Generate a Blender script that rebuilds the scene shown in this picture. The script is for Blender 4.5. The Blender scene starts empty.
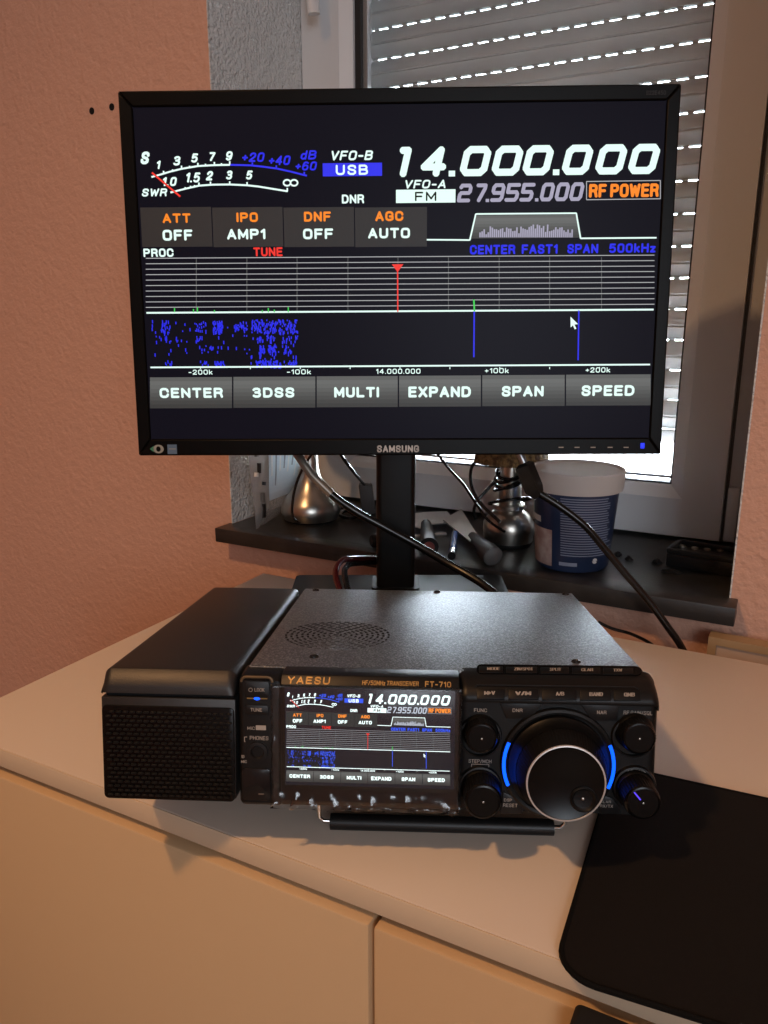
import bpy, bmesh, math, random
from mathutils import Vector, Matrix, Euler
random.seed(7)
SC = bpy.context.scene; COL = SC.collection
PI = math.pi; rad = math.radians

# ------------------------------------------------------------------ camera model
FPX = 776.15; PITCH = rad(14.0337); YAW = rad(27.7005); CAM = Vector((0, 0, .312))
LEVEL = Matrix.Rotation(YAW, 3, 'Z')                       # level frame of the camera: x right, y forward
CM = LEVEL @ Matrix.Rotation(-PITCH, 3, 'X')               # right, forward, up
def ray(u, v): return CM @ Vector(((u-384)/FPX, 1, -(v-512)/FPX))
def onz(u, v, z): r = ray(u, v); return CAM + r*((z-CAM.z)/r.z)
def ony(u, v, y): r = ray(u, v); return CAM + r*(y/r.y)
def onf(u, v, f): r = ray(u, v); return CAM + r*(f/(LEVEL.inverted() @ r).y)
def onplane(u, v, o, n): r = ray(u, v); return CAM + r*((n.dot(o-CAM))/n.dot(r))
cam = bpy.data.objects.new('camera', bpy.data.cameras.new('camera')); COL.objects.link(cam)
cam.location = CAM; cam.rotation_euler = (PI/2-PITCH, 0, YAW)
cam.data.sensor_fit = 'VERTICAL'; cam.data.sensor_height = 36; cam.data.lens = FPX/1024*36
cam.data.clip_start = .01; cam.data.clip_end = 200; SC.camera = cam

# ------------------------------------------------------------------ materials
def mat(name, col, rough=.5, metal=0, bump=None, emit=None, estr=1, spec=None, vary=None, coat=0, trans=0):
    m = bpy.data.materials.new(name); m.use_nodes = True; nt = m.node_tree
    b = nt.nodes['Principled BSDF']; b.inputs['Base Color'].default_value = (*col, 1)
    b.inputs['Roughness'].default_value = rough; b.inputs['Metallic'].default_value = metal
    if spec is not None: b.inputs['Specular IOR Level'].default_value = spec
    if coat: b.inputs['Coat Weight'].default_value = coat; b.inputs['Coat Roughness'].default_value = .08
    if trans: b.inputs['Transmission Weight'].default_value = trans
    if emit: b.inputs['Emission Color'].default_value = (*emit, 1); b.inputs['Emission Strength'].default_value = estr
    tc = nt.nodes.new('ShaderNodeTexCoord')
    if bump:
        for i, (sc, st, dist) in enumerate(bump):
            n = nt.nodes.new('ShaderNodeTexNoise'); n.inputs['Scale'].default_value = sc; n.inputs['Detail'].default_value = 3
            nt.links.new(tc.outputs['Object'], n.inputs['Vector'])
            bp = nt.nodes.new('ShaderNodeBump'); bp.inputs['Strength'].default_value = st; bp.inputs['Distance'].default_value = dist
            nt.links.new(n.outputs['Fac'], bp.inputs['Height'])
            if i: nt.links.new(prev.outputs['Normal'], bp.inputs['Normal'])
            nt.links.new(bp.outputs['Normal'], b.inputs['Normal']); prev = bp
    if vary:
        sc, c2, lo, hi = vary
        n = nt.nodes.new('ShaderNodeTexNoise'); n.inputs['Scale'].default_value = sc; n.inputs['Detail'].default_value = 4
        nt.links.new(tc.outputs['Object'], n.inputs['Vector'])
        r = nt.nodes.new('ShaderNodeValToRGB'); r.color_ramp.elements[0].position = lo; r.color_ramp.elements[1].position = hi
        r.color_ramp.elements[0].color = (*col, 1); r.color_ramp.elements[1].color = (*c2, 1)
        nt.links.new(n.outputs['Fac'], r.inputs['Fac']); nt.links.new(r.outputs['Color'], b.inputs['Base Color'])
    return m
def sheet(name, col, alpha, rough=.1, gl=.25):
    """thin clear sheet: transparent + diffuse + glossy by fresnel"""
    m = bpy.data.materials.new(name); m.use_nodes = True; nt = m.node_tree; nt.nodes.clear()
    o = nt.nodes.new('ShaderNodeOutputMaterial'); t = nt.nodes.new('ShaderNodeBsdfTransparent')
    d = nt.nodes.new('ShaderNodeBsdfDiffuse'); d.inputs['Color'].default_value = (*col, 1)
    g = nt.nodes.new('ShaderNodeBsdfGlossy'); g.inputs['Roughness'].default_value = rough
    m1 = nt.nodes.new('ShaderNodeMixShader'); m1.inputs[0].default_value = alpha
    nt.links.new(t.outputs[0], m1.inputs[1]); nt.links.new(d.outputs[0], m1.inputs[2])
    lw = nt.nodes.new('ShaderNodeFresnel'); lw.inputs['IOR'].default_value = 1.25+gl*.7
    m2 = nt.nodes.new('ShaderNodeMixShader'); nt.links.new(lw.outputs[0], m2.inputs[0])
    nt.links.new(m1.outputs[0], m2.inputs[1]); nt.links.new(g.outputs[0], m2.inputs[2]); nt.links.new(m2.outputs[0], o.inputs[0])
    return m
def glow(name, col, s=1): return mat(name, (0, 0, 0), .5, emit=col, estr=s)

M = dict(
 wall=mat('pink_plaster', (.72, .42, .305), .9, bump=[(140, .8, .0032), (45, .4, .004)]),
 reveal=mat('white_plaster', (.80, .81, .80), .9, bump=[(230, 1, .006), (90, .7, .005)]),
 ceiling=mat('ceiling_paint', (.78, .74, .68), .9), floor=mat('floor_boards', (.30, .19, .11), .5, vary=(6, (.38, .25, .15), .3, .7)),
 pvc=mat('white_pvc', (.72, .74, .76), .35, spec=.4), pvc2=mat('white_pvc_bead', (.80, .80, .80), .3),
 seal=mat('black_seal', (.012, .012, .013), .6), alu=mat('aluminium_spacer', (.55, .56, .57), .35, .9),
 sill=mat('dark_stone', (.020, .0195, .019), .36, bump=[(220, .15, .001)], vary=(30, (.032, .031, .030), .35, .7)),
 slat=mat('shutter_slat', (.56, .58, .57), .45, spec=.5, vary=(7, (.48, .50, .50), .3, .7), bump=[(30, .1, .002)]),
 lam=mat('white_laminate', (.74, .64, .54), .42, bump=[(900, .12, .0004)], spec=.4),
 door=mat('laminate_door', (.62, .43, .245), .55, bump=[(700, .15, .0004)], spec=.25),
 edge=mat('laminate_edge', (.68, .54, .38), .45), dark=mat('dark_gap', (.03, .022, .018), .8),
 blk=mat('black_plastic', (.010, .0095, .0095), .38, spec=.35, bump=[(1500, .1, .0002)]), blkg=mat('gloss_black', (.01, .01, .011), .12),
 bezel=mat('bezel_plastic', (.003, .0026, .0022), .34, spec=.10, bump=[(1200, .1, .0002)]),
 stand=mat('stand_plastic', (.003, .003, .003), .36, spec=.3), panelscr=mat('screen_panel', (.002, .002, .003), .30, emit=(.009, .008, .015), estr=.6, spec=.05),
 case=mat('radio_case_metal', (.19, .21, .225), .40, .85, bump=[(800, .7, .0006)], vary=(900, (.52, .56, .60), .45, .72)),  # pale speckle in the colour stands in for sparkle on the metal
 spk=mat('speaker_case', (.06, .058, .056), .40, .75, bump=[(1500, .45, .0004)]),
 front=mat('radio_front', (.007, .0065, .006), .38, spec=.32, bump=[(1600, .3, .0003)]), knob=mat('knob_rubber', (.004, .004, .004), .42, spec=.3),
 disc=mat('dial_face', (.003, .003, .003), .25, spec=.3), chrome=mat('chrome', (.75, .74, .72), .12, 1), nickel=mat('brushed_nickel', (.55, .52, .47), .3, 1),
 steel=mat('steel_blade', (.62, .60, .57), .35, .9, bump=[(60, .3, .002)]), print=mat('grey_print', (.42, .37, .32), .6), gold=mat('gold_print', (.62, .38, .13), .4, .4),
 silver=mat('silver_print', (.52, .47, .42), .4, .3), hole=mat('black_hole', (.002, .002, .002), .9),
 led=glow('blue_light', (.002, .085, 1), 2.3), led2=glow('violet_light', (.12, .06, 1), 1.1),
 pad=mat('pad_cloth', (.011, .0095, .009), .92, bump=[(1400, .4, .0005)], spec=.15), padedge=mat('pad_stitch', (.006, .006, .006), .9, bump=[(900, .6, .0008)], spec=.1),
 cable=mat('cable_rubber', (.004, .004, .004), .25), braid=mat('cable_sleeve', (.23, .21, .18), .35, .5), red=mat('red_wire', (.05, .006, .006), .22),
 lid=mat('bucket_lid', (.74, .68, .63), .45), tub=mat('bucket_blue', (.024, .042, .10), .35, coat=.3), tubpic=mat('bucket_picture', (.46, .30, .26), .45, vary=(60, (.62, .50, .45), .4, .6)),
 tubtxt=mat('bucket_text', (.28, .32, .42), .5), white=mat('white_print', (.8, .8, .8), .5),
 woven=mat('woven_straw', (.38, .25, .10), .7, bump=[(300, 1, .003)], vary=(160, (.12, .07, .03), .4, .6)),
 blue=mat('blue_lighter', (.02, .14, .55), .2, coat=.5), grip=mat('grey_grip', (.10, .10, .10), .5), rust=mat('grip_red', (.22, .05, .04), .5),
 wood=mat('pine_wood', (.40, .26, .13), .5, vary=(14, (.48, .32, .17), .3, .7)), board=mat('board_panel', (.62, .45, .33), .6),
 ground=mat('outdoor_paving', (.72, .72, .72), .9), outer=mat('outer_render', (.7, .7, .68), .9),
 cloth=mat('black_cloth', (.007, .006, .006), .95), shade=mat('lamp_glass', (.9, .8, .65), .5, emit=(1, .6, .3), estr=2.0),
 glass=sheet('window_glass', (.8, .85, .85), .02, .02, .35), film=sheet('clear_film', (.5, .47, .42), .006, .14, .44), bag=sheet('clear_bag', (.9, .9, .9), .30, .15, .4),
)

_m = M['slat']; _n = _m.node_tree; _o = _n.nodes['Material Output']; _t = _n.nodes.new('ShaderNodeBsdfTranslucent'); _t.inputs['Color'].default_value = (.50, .52, .50, 1)
_x = _n.nodes.new('ShaderNodeMixShader'); _x.inputs[0].default_value = .035
_n.links.new(_n.nodes['Principled BSDF'].outputs[0], _x.inputs[1]); _n.links.new(_t.outputs[0], _x.inputs[2]); _n.links.new(_x.outputs[0], _o.inputs[0])
# ------------------------------------------------------------------ mesh building
class MB:
    def __init__(s): s.bm = bmesh.new(); s.mats = []
    def mi(s, m):
        if m not in s.mats: s.mats.append(m)
        return s.mats.index(m)
    def _fin(s, faces, m, smooth):
        i = s.mi(m)
        for f in faces: f.material_index = i; f.smooth = smooth
    def box(s, lo, hi, m, T=None, bevel=0, seg=2, smooth=False):
        lo = Vector(lo); hi = Vector(hi)
        t = bmesh.new(); bmesh.ops.create_cube(t, size=1)
        c = (lo+hi)/2; d = hi-lo
        for v in t.verts: v.co = Vector((v.co.x*d.x, v.co.y*d.y, v.co.z*d.z))+c
        if bevel: bmesh.ops.bevel(t, geom=t.edges[:], offset=bevel, segments=seg, profile=.5, affect='EDGES')
        s.add(t, m, T, smooth or bool(bevel))
    def add(s, t, m, T=None, smooth=False):
        if T is not None: bmesh.ops.transform(t, matrix=T, verts=t.verts[:])
        i = s.mi(m); mp = {}
        for v in t.verts: mp[v] = s.bm.verts.new(v.co)
        for f in t.faces:
            try: g = s.bm.faces.new([mp[v] for v in f.verts])
            except ValueError: continue
            g.material_index = i; g.smooth = smooth
        t.free()
    def poly(s, pts, m, smooth=False):
        f = s.bm.faces.new([s.bm.verts.new(p) for p in pts]); f.material_index = s.mi(m); f.smooth = smooth; return f
    def prism(s, pts, off, m, T=None, smooth=False, bevel=0):
        """closed polygon pts (3D) swept by vector off"""
        t = bmesh.new(); a = [t.verts.new(p) for p in pts]; off = Vector(off); b = [t.verts.new(Vector(p)+off) for p in pts]
        t.faces.new(a); t.faces.new(b[::-1])
        for i in range(len(a)): j = (i+1) % len(a); t.faces.new([a[j], a[i], b[i], b[j]])
        bmesh.ops.recalc_face_normals(t, faces=t.faces[:])
        if bevel: bmesh.ops.bevel(t, geom=t.edges[:], offset=bevel, segments=2, profile=.5, affect='EDGES', clamp_overlap=True)
        s.add(t, m, T, smooth)
    def lathe(s, prof, m, T=None, n=40, smooth=True, mats=None, arc=None, flute=0, fn=0):
        """prof: (r, h) pairs around local z"""
        t = bmesh.new(); rings = []
        for r, h in prof:
            if r < 1e-7: rings.append([t.verts.new((0, 0, h))])
            else:
                ring = []
                for k in range(n):
                    a = 2*PI*k/n; rr = r*(1+flute*(1 if math.cos(fn*a) > 0 else -1)) if flute else r
                    ring.append(t.verts.new((rr*math.cos(a), rr*math.sin(a), h)))
                rings.append(ring)
        fs = []
        for i in range(len(rings)-1):
            A, B = rings[i], rings[i+1]
            for k in range(n):
                l = (k+1) % n
                if len(A) == 1 and len(B) == 1: break
                if len(A) == 1: f = t.faces.new([A[0], B[l], B[k]])
                elif len(B) == 1: f = t.faces.new([A[k], A[l], B[0]])
                else: f = t.faces.new([A[k], A[l], B[l], B[k]])
        bmesh.ops.recalc_face_normals(t, faces=t.faces[:])
        s.add(t, m, T, smooth)
    def tube(s, pts, r, m, n=10, closed=False, T=None, cap=True, res=6, smoothpath=True, flat=None):
        P = [Vector(p) for p in pts]
        if smoothpath and len(P) > 2:
            Q = []; L = len(P)
            for i in range(L-(0 if closed else 1)):
                p0 = P[i-1] if (i or closed) else P[0]*2-P[1]; p1 = P[i]; p2 = P[(i+1) % L]
                p3 = P[(i+2) % L] if (closed or i+2 < L) else P[-1]*2-P[-2]
                for k in range(res):
                    u = k/res; Q.append(.5*((2*p1)+(p2-p0)*u+(2*p0-5*p1+4*p2-p3)*u*u+(3*p1-p0-3*p2+p3)*u**3))
            if not closed: Q.append(P[-1])
            P = Q
        t = bmesh.new(); rings = []; L = len(P)
        up = None
        for i in range(L):
            a = P[i-1] if (i or closed) else P[i]; b = P[(i+1) % L] if (closed or i+1 < L) else P[i]
            d = (b-a).normalized()
            if up is None: up = d.orthogonal().normalized()
            up = (up-d*up.dot(d)).normalized(); w = d.cross(up)
            rr = r(i/(L-1)) if callable(r) else r
            fx, fy = flat or (1, 1)
            rings.append([t.verts.new(P[i]+(up*math.cos(2*PI*k/n)*fx+w*math.sin(2*PI*k/n)*fy)*rr) for k in range(n)])
        for i in range(L if closed else L-1):
            A, B = rings[i], rings[(i+1) % L]
            for k in range(n): l = (k+1) % n; t.faces.new([A[k], A[l], B[l], B[k]])
        if cap and not closed: t.faces.new(rings[0][::-1]); t.faces.new(rings[-1])
        bmesh.ops.recalc_face_normals(t, faces=t.faces[:])
        s.add(t, m, T, True)
    def build(s, name, parent=None, sharp=True):
        me = bpy.data.meshes.new(name); s.bm.to_mesh(me); s.bm.free()
        for m in s.mats: me.materials.append(m)
        o = bpy.data.objects.new(name, me); COL.objects.link(o)
        if parent: o.parent = parent
        if sharp and me.polygons:
            try: me.set_sharp_from_angle(angle=rad(38))
            except Exception: pass
        return o
def tag(o, label=None, cat=None, group=None, kind=None):
    if label: o['label'] = label
    if cat: o['category'] = cat
    if group: o['group'] = group
    if kind: o['kind'] = kind
    return o
def empty(name, loc=(0, 0, 0), rot=None):
    o = bpy.data.objects.new(name, None); COL.objects.link(o); o.location = loc; o.empty_display_size = .05
    if rot is not None: o.rotation_euler = rot if isinstance(rot, (Euler, tuple)) else rot.to_euler()
    return o
def rrect(x0, x1, z0, z1, r, n=6):
    pts = []
    for cx, cz, a0 in ((x1-r, z1-r, 0), (x0+r, z1-r, 90), (x0+r, z0+r, 180), (x1-r, z0+r, 270)):
        for k in range(n+1): a = rad(a0+90*k/n); pts.append((cx+r*math.cos(a), cz+r*math.sin(a)))
    return pts
def arcpts(cx, cz, r, a0, a1, n): return [(cx+r*math.cos(rad(a0+(a1-a0)*k/n)), cz+r*math.sin(rad(a0+(a1-a0)*k/n))) for k in range(n+1)]

# ------------------------------------------------------------------ lettering
def _p(t): return [[tuple(float(q) for q in c.split(',')) for c in st.split()] for st in t.split('|')]
_O = '.2,0 .52,0 .66,.08 .72,.25 .72,.75 .66,.92 .52,1 .2,1 .06,.92 0,.75 0,.25 .06,.08 .2,0'
FONT = {k: _p(v) for k, v in {
 'A': '0,0 .37,1 .74,0|.13,.31 .61,.31', 'B': '0,0 0,1 .46,1 .62,.94 .67,.78 .62,.6 .46,.53 0,.53|.46,.53 .66,.46 .72,.27 .66,.07 .48,0 0,0',
 'C': '.72,.7 .66,.9 .5,1 .22,1 .06,.9 0,.72 0,.28 .06,.1 .22,0 .5,0 .66,.1 .72,.3', 'D': '0,0 0,1 .42,1 .62,.9 .72,.68 .72,.32 .62,.1 .42,0 0,0',
 'E': '.62,0 0,0 0,1 .62,1|0,.52 .56,.52', 'F': '0,0 0,1 .62,1|0,.5 .54,.5', 'G': '.72,.72 .66,.9 .5,1 .22,1 .06,.9 0,.72 0,.28 .06,.1 .22,0 .5,0 .72,.12 .72,.46 .42,.46',
 'H': '0,0 0,1|.7,0 .7,1|0,.52 .7,.52', 'I': '0,0 0,1', 'K': '0,0 0,1|.68,1 .02,.42|.24,.6 .72,0', 'L': '0,1 0,0 .6,0', 'M': '0,0 0,1 .42,.2 .84,1 .84,0',
 'N': '0,0 0,1 .7,0 .7,1', 'O': _O, 'P': '0,0 0,1 .48,1 .64,.93 .7,.74 .64,.54 .48,.47 0,.47', 'Q': _O+'|.44,.26 .76,-.06',
 'R': '0,0 0,1 .48,1 .64,.93 .69,.75 .64,.56 .48,.5 0,.5|.42,.5 .6,.4 .7,0', 'S': '.66,.76 .62,.92 .46,1 .2,1 .05,.9 .02,.74 .1,.58 .56,.44 .66,.3 .64,.12 .48,0 .18,0 .03,.1 0,.26',
 'T': '0,1 .7,1|.35,1 .35,0', 'U': '0,1 0,.26 .07,.08 .22,0 .48,0 .63,.08 .7,.26 .7,1', 'V': '0,1 .36,0 .72,1', 'W': '0,1 .22,0 .48,.85 .74,0 .96,1',
 'X': '0,0 .7,1|0,1 .7,0', 'Y': '0,1 .36,.46 .72,1|.36,.46 .36,0', 'Z': '0,1 .68,1 0,0 .68,0', 'z': '0,.62 .46,.62 0,0 .46,0', 'k': '0,0 0,1|.46,.64 .02,.26|.16,.38 .5,0',
 'd': '.5,1 .5,0|.5,.5 .36,.64 .14,.64 0,.48 0,.16 .14,0 .36,0 .5,.16', 'E_': '', '0': _O.replace('.72', '.64').replace('.52', '.46').replace('.66', '.6'), '1': '.0,.78 .26,1 .26,0',
 '2': '.02,.74 .1,.93 .26,1 .42,1 .57,.93 .62,.76 .56,.56 0,.06 0,0 .64,0', '3': '.02,.86 .14,.98 .4,1 .56,.92 .6,.75 .54,.58 .38,.53 .2,.53|.38,.53 .58,.44 .64,.27 .58,.08 .42,0 .18,0 .02,.1',
 '4': '.5,0 .5,1 0,.3 .68,.3', '5': '.58,1 .08,1 .03,.52 .2,.62 .42,.62 .58,.53 .64,.33 .58,.1 .42,0 .18,0 .02,.1', '6': '.58,.9 .42,1 .2,1 .05,.85 0,.5 0,.25 .08,.07 .24,0 .42,0 .58,.09 .64,.3 .58,.5 .42,.6 .22,.6 .02,.45',
 '7': '0,1 .64,1 .24,0', '9': '.06,.1 .22,0 .44,0 .59,.15 .64,.5 .64,.75 .56,.93 .4,1 .22,1 .06,.91 0,.7 .06,.5 .22,.4 .42,.4 .62,.55', '+': '0,.45 .5,.45|.25,.2 .25,.7', '-': '0,.42 .4,.42', '.': '0,0 .001,0', '/': '0,0 .4,1',
 '>': '0,.15 0,.85 .4,.5 0,.15'}.items() if v}
class Flat:
    """2D graphics placed on a plane: to3(x, z, lift) -> point"""
    def __init__(s, to3): s.to3 = to3; s.mb = MB()
    def text(s, body, x0, z0, x1, z1, m, bold=.03, shear=0, lift=1, space=1.0):
        h = abs(z1-z0); sg = 1 if x1 > x0 else -1; t = .14+bold*2.0; gap = (.20+t)*space; adv = []; x = 0
        for ch in body:
            if ch == ' ': x += .34; continue
            g = FONT[ch]; w_ = max(p[0] for st in g for p in st); adv.append((g, x, w_)); x += w_+gap
        W = x-gap; wx = min(t*h, .36*(x1-x0)/max(1, len(body)))*sg if h else 0; wx = abs(wx); H = h-wx; sh_ = shear*.8*h
        sx = ((x1-x0)-wx-sh_)/max(W, 1e-6) if W > 1e-6 else 0
        if W <= .01: sx = 0
        for g, ox, w_ in adv:
            for st in g:
                P = [(x0+wx/2+(ox+a)*sx+shear*.8*(b*H+wx/2), z0+wx/2+b*H) for a, b in st]
                s.line(P, wx, m, lift)
                for p in P: s.poly([(p[0]+wx*.52*math.cos(k*PI/4+PI/8), p[1]+wx*.52*math.sin(k*PI/4+PI/8)) for k in range(8)], m, lift)
    def quad(s, x0, z0, x1, z1, m, lift=0): s.mb.poly([s.to3(x0, z0, lift), s.to3(x1, z0, lift), s.to3(x1, z1, lift), s.to3(x0, z1, lift)], m)
    def poly(s, pts, m, lift=0): s.mb.poly([s.to3(x, z, lift) for x, z in pts], m)
    def line(s, pts, w, m, lift=1, closed=False, ext=0):
        n = len(pts)
        for i in range(n if closed else n-1):
            a = Vector(pts[i]); b = Vector(pts[(i+1) % n]); d = (b-a)
            if d.length < 1e-9: continue
            d.normalize(); p = Vector((-d.y, d.x))*w/2; e = d*(ext*w)
            s.poly([a-e-p, b+e-p, b+e+p, a-e+p], m, lift)
# square stroke digits (unit box)
c_ = .16
DIG = {'0': ([(c_, 0), (1-c_, 0), (1, c_), (1, 1-c_), (1-c_, 1), (c_, 1), (0, 1-c_), (0, c_)], True), '1': ([(.28, 1), (.8, 1), (.8, 0)], False),
 '4': ([(.72, 0), (.72, 1), (0, .27), (1, .27)], False), '2': ([(0, .88), (.1, 1), (1-c_, 1), (1, 1-c_), (1, .6), (.88, .5), (.12, .5), (0, .38), (0, 0), (1, 0)], False),
 '7': ([(0, 1), (1, 1), (1, .78), (.45, 0)], False), '5': ([(1, 1), (0, 1), (0, .52), (.88, .52), (1, .4), (1, c_), (1-c_, 0), (0, 0)], False),
 '9': ([(1, .48), (.12, .48), (0, .6), (0, 1-c_), (c_, 1), (1-c_, 1), (1, 1-c_), (1, c_), (1-c_, 0), (.05, 0)], False)}
def digit(fl, ch, x0, z0, x1, z1, w, m, sh=.22):
    h = z1-z0; pts, cl = DIG[ch]; X0 = x0+w/2; X1 = x1-w/2-sh*h; Z0 = z0+w/2; Z1 = z1-w/2
    P = [(X0+a*(X1-X0)+sh*(Z0+b*(Z1-Z0)-z0), Z0+b*(Z1-Z0)) for a, b in pts]
    fl.line(P, w, m, 1, cl)
    for p in P: fl.poly([(p[0]+w*.53*math.cos(k*PI/4+PI/8), p[1]+w*.53*math.sin(k*PI/4+PI/8)) for k in range(8)], m, 1)

# ------------------------------------------------------------------ room and window
Wy = .847; SZ = .028; SF = .815                           # wall plane, sill top, sill front
XL = onz(233, 522, SZ).x; XL = ony(233, 522, Wy).x
XR = ony(728, 609, Wy).x
FY = 1.052                                               # sash face
Hc = 1.78; Fz = -.74; Xw0, Xw1, Yb = -2.6, 1.9, -2.6; TOPZ = 1.42
w = MB()
w.box((Xw0, Wy, Fz), (XL-.0015, 1.20, Hc), M['wall'])
w.box((XR+.0015, Wy, Fz), (Xw1, 1.20, Hc), M['wall'])
w.box((XL-.0015, Wy, Fz), (XR+.0015, 1.20, SZ-.0205), M['wall'])
w.box((XL-.0015, Wy, TOPZ), (XR+.0015, 1.20, Hc), M['wall'])
tag(w.build('wall_back'), kind='structure')
def shell(name, lo, hi, m): b = MB(); b.box(lo, hi, m); return tag(b.build(name), kind='structure')
shell('floor', (Xw0, Yb, Fz-.05), (Xw1, Wy, Fz), M['floor'])
shell('ceiling', (Xw0, Yb, Hc), (Xw1, Wy, Hc+.05), M['ceiling'])
shell('wall_left', (Xw0-.05, Yb, Fz), (Xw0, Wy, Hc), M['wall'])
shell('wall_right', (Xw1, Yb, Fz), (Xw1+.05, Wy, Hc), M['wall'])
shell('wall_front', (Xw0, Yb-.05, Fz), (Xw1, Yb, Hc), M['wall'])
shell('trim_1', (XL-.0015, Wy-.001, SZ), (XL, 1.06, TOPZ), M['reveal'])
shell('trim_2', (XR, Wy-.001, SZ), (XR+.0015, 1.06, TOPZ), M['reveal'])
shell('trim_3', (XL-.0015, Wy-.001, TOPZ-.004), (XR+.0015, 1.06, TOPZ), M['reveal'])
g = MB(); g.box((-9, 1.6, -.65), (8, 14, -.6), M['ground']); tag(g.build('terrace_ground'), kind='structure')

# window: fixed frame (root), sash, bead, seal, pane, handle, sill
def at_x(u, v, Y): return ony(u, v, Y).x
sx0 = at_x(302, 60, FY); gx0 = at_x(357.5, 60, FY+.018); sx1 = at_x(756, 200, FY); gx1 = at_x(694.5, 200, FY+.018)   # sash outer / glass edges
gz0 = ony(668, 482, FY).z; sz0 = ony(700, 539, FY).z; bz0 = ony(679, 499, FY).z
zt = TOPZ-.03
def ring(mb, x0, x1, z0, z1, X0, X1, Z0, Z1, ya, yb, m, slope=0):
    """rectangular ring between inner (x0..x1,z0..z1) and outer; slope moves the inner front edge back"""
    I = [(x0, z0), (x1, z0), (x1, z1), (x0, z1)]; O = [(X0, Z0), (X1, Z0), (X1, Z1), (X0, Z1)]
    for i in range(4):
        j = (i+1) % 4
        a, b, c, d = I[i], I[j], O[j], O[i]
        t = bmesh.new(); f = [t.verts.new((p[0], ya+(slope if k < 2 else 0), p[1])) for k, p in enumerate((a, b, c, d))]
        k_ = [t.verts.new((p[0], yb, p[1])) for p in (a, b, c, d)]
        t.faces.new(f); t.faces.new(k_[::-1])
        for q in range(4): r_ = (q+1) % 4; t.faces.new([f[r_], f[q], k_[q], k_[r_]])
        bmesh.ops.recalc_face_normals(t, faces=t.faces[:]); mb.add(t, m)
win = empty('window_1', ((XL+XR)/2, FY, SZ)); tag(win, kind='structure')
def wpart(mb, name):
    o = mb.build(name, win); o.matrix_parent_inverse = Matrix.Translation(-win.location); return o
f = MB(); ring(f, sx0+.012, sx1-.012, sz0+.012, zt-.01, XL-.003, XR+.003, SZ-.02, TOPZ, FY+.018, FY+.075, M['pvc'])
f.box((sx1+.004, FY+.004, SZ+.004), (sx1+.018, FY+.018, SZ+.075), M['pvc2'], bevel=.002)
wpart(f, 'window_frame')
mbev = .020
f = MB(); ring(f, gx0-mbev, gx1+mbev, bz0, zt-.03, sx0, sx1, sz0, zt, FY, FY+.06, M['pvc'])
wpart(f, 'window_sash')
f = MB(); ring(f, gx0-.004, gx1+.004, gz0-.006, zt-.05, gx0-mbev, gx1+mbev, bz0, zt-.03, FY+.0005, FY+.04, M['pvc2'], slope=.012)
wpart(f, 'glazing_bead')
f = MB(); ring(f, gx0+.005, gx1+.0015, gz0-.004, zt-.056, gx0-.0045, gx1+.0045, gz0-.0065, zt-.05, FY+.018, FY+.04, M['seal'])
wpart(f, 'glass_seal')
f = MB(); ring(f, gx0+.012, gx1+.001, gz0+.004, zt-.06, gx0+.004, gx1+.0018, gz0, zt-.055, FY+.026, FY+.036, M['alu'])
wpart(f, 'glass_spacer')
f = MB(); f.box((gx0-.004, FY+.022, gz0-.006), (gx1+.004, FY+.025, zt-.05), M['glass']); wpart(f, 'glass_pane')
# seam groove between sash and frame
f = MB(); ring(f, sx0-.0005, sx1+.0005, sz0-.0005, zt+.0005, sx0-.004, sx1+.004, sz0-.003, zt+.004, FY+.012, FY+.02, mat('grey_seal', (.10, .095, .09), .7)); wpart(f, 'sash_seal')
# handle
hp = ony(314, 14, FY-.035)
f = MB(); f.tube([hp+Vector((-.006, 0, .11)), hp+Vector((-.005, 0, .05)), hp+Vector((0, 0, 0))], .0085, M['pvc2'], n=12, flat=(1, .75))
f.tube([hp+Vector((-.006, .001, .105)), (hp.x-.006, FY+.002, hp.z+.105)], .010, M['pvc2'], n=12)
f.box((hp.x-.021, FY-.009, hp.z+.07), (hp.x+.009, FY+.001, hp.z+.14), M['pvc2'], bevel=.003)
wpart(f, 'window_handle')
# sill
s0 = ony(214.6, 527.5, SF).x; s1 = ony(736, 608, SF).x
f = MB(); f.prism([(s0, SF, SZ), (s1, SF, SZ), (s1, Wy+.001, SZ), (XR-.0005, Wy+.001, SZ), (XR-.0005, FY+.03, SZ), (XL+.0005, FY+.03, SZ), (XL+.0005, Wy+.001, SZ), (s0, Wy+.001, SZ)], (0, 0, -.020), M['sill'], bevel=.0012)
wpart(f, 'window_sill')

# roller shutter
sh = empty('roller_shutter', ((gx0+gx1)/2, 1.19, .2)); tag(sh, 'grey roller shutter with dotted light slots, lowered almost fully outside the window', 'shutter')
SY = 1.175; pitch = .0417; KS = .0402/.0425; zb = ony(690, 147, SY).z-.0405; zb -= pitch*int((zb-ony(690, 434, SY).z)/pitch)
def spart(mb, name): o = mb.build(name, sh); o.matrix_parent_inverse = Matrix.Translation(-sh.location); return o
f = MB(); xa = at_x(369.3, 60, SY); xb = sx1+.02; z = zb; first = True
prof = [(-.002, .0), (.002, .0015), (.0065, .009), (.0095, .0175), (.0078, .0195), (.0096, .0215), (.0085, .028), (.0045, .036), (-.001, .0418), (-.002, .0425)]
while z < TOPZ+.02:
    pts = [(SY-a, z+b*KS) for a, b in prof]+[(SY+.005, z+.0402), (SY+.005, z)]
    f.prism([(xa, a, b) for a, b in pts], (xb-xa, 0, 0), M['slat'], smooth=False)
    x = xa+.004+random.random()*.006
    f.box((xa, SY-.001, z+.0401), (xa+.004, SY+.004, z+.0418), M['slat'])
    while x < xb:
        f.box((x, SY-.001, z+.0401), (min(x+.0080, xb), SY+.004, z+.0418), M['slat']); x += .0235
    z += pitch
spart(f, 'shutter_slats')
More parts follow.
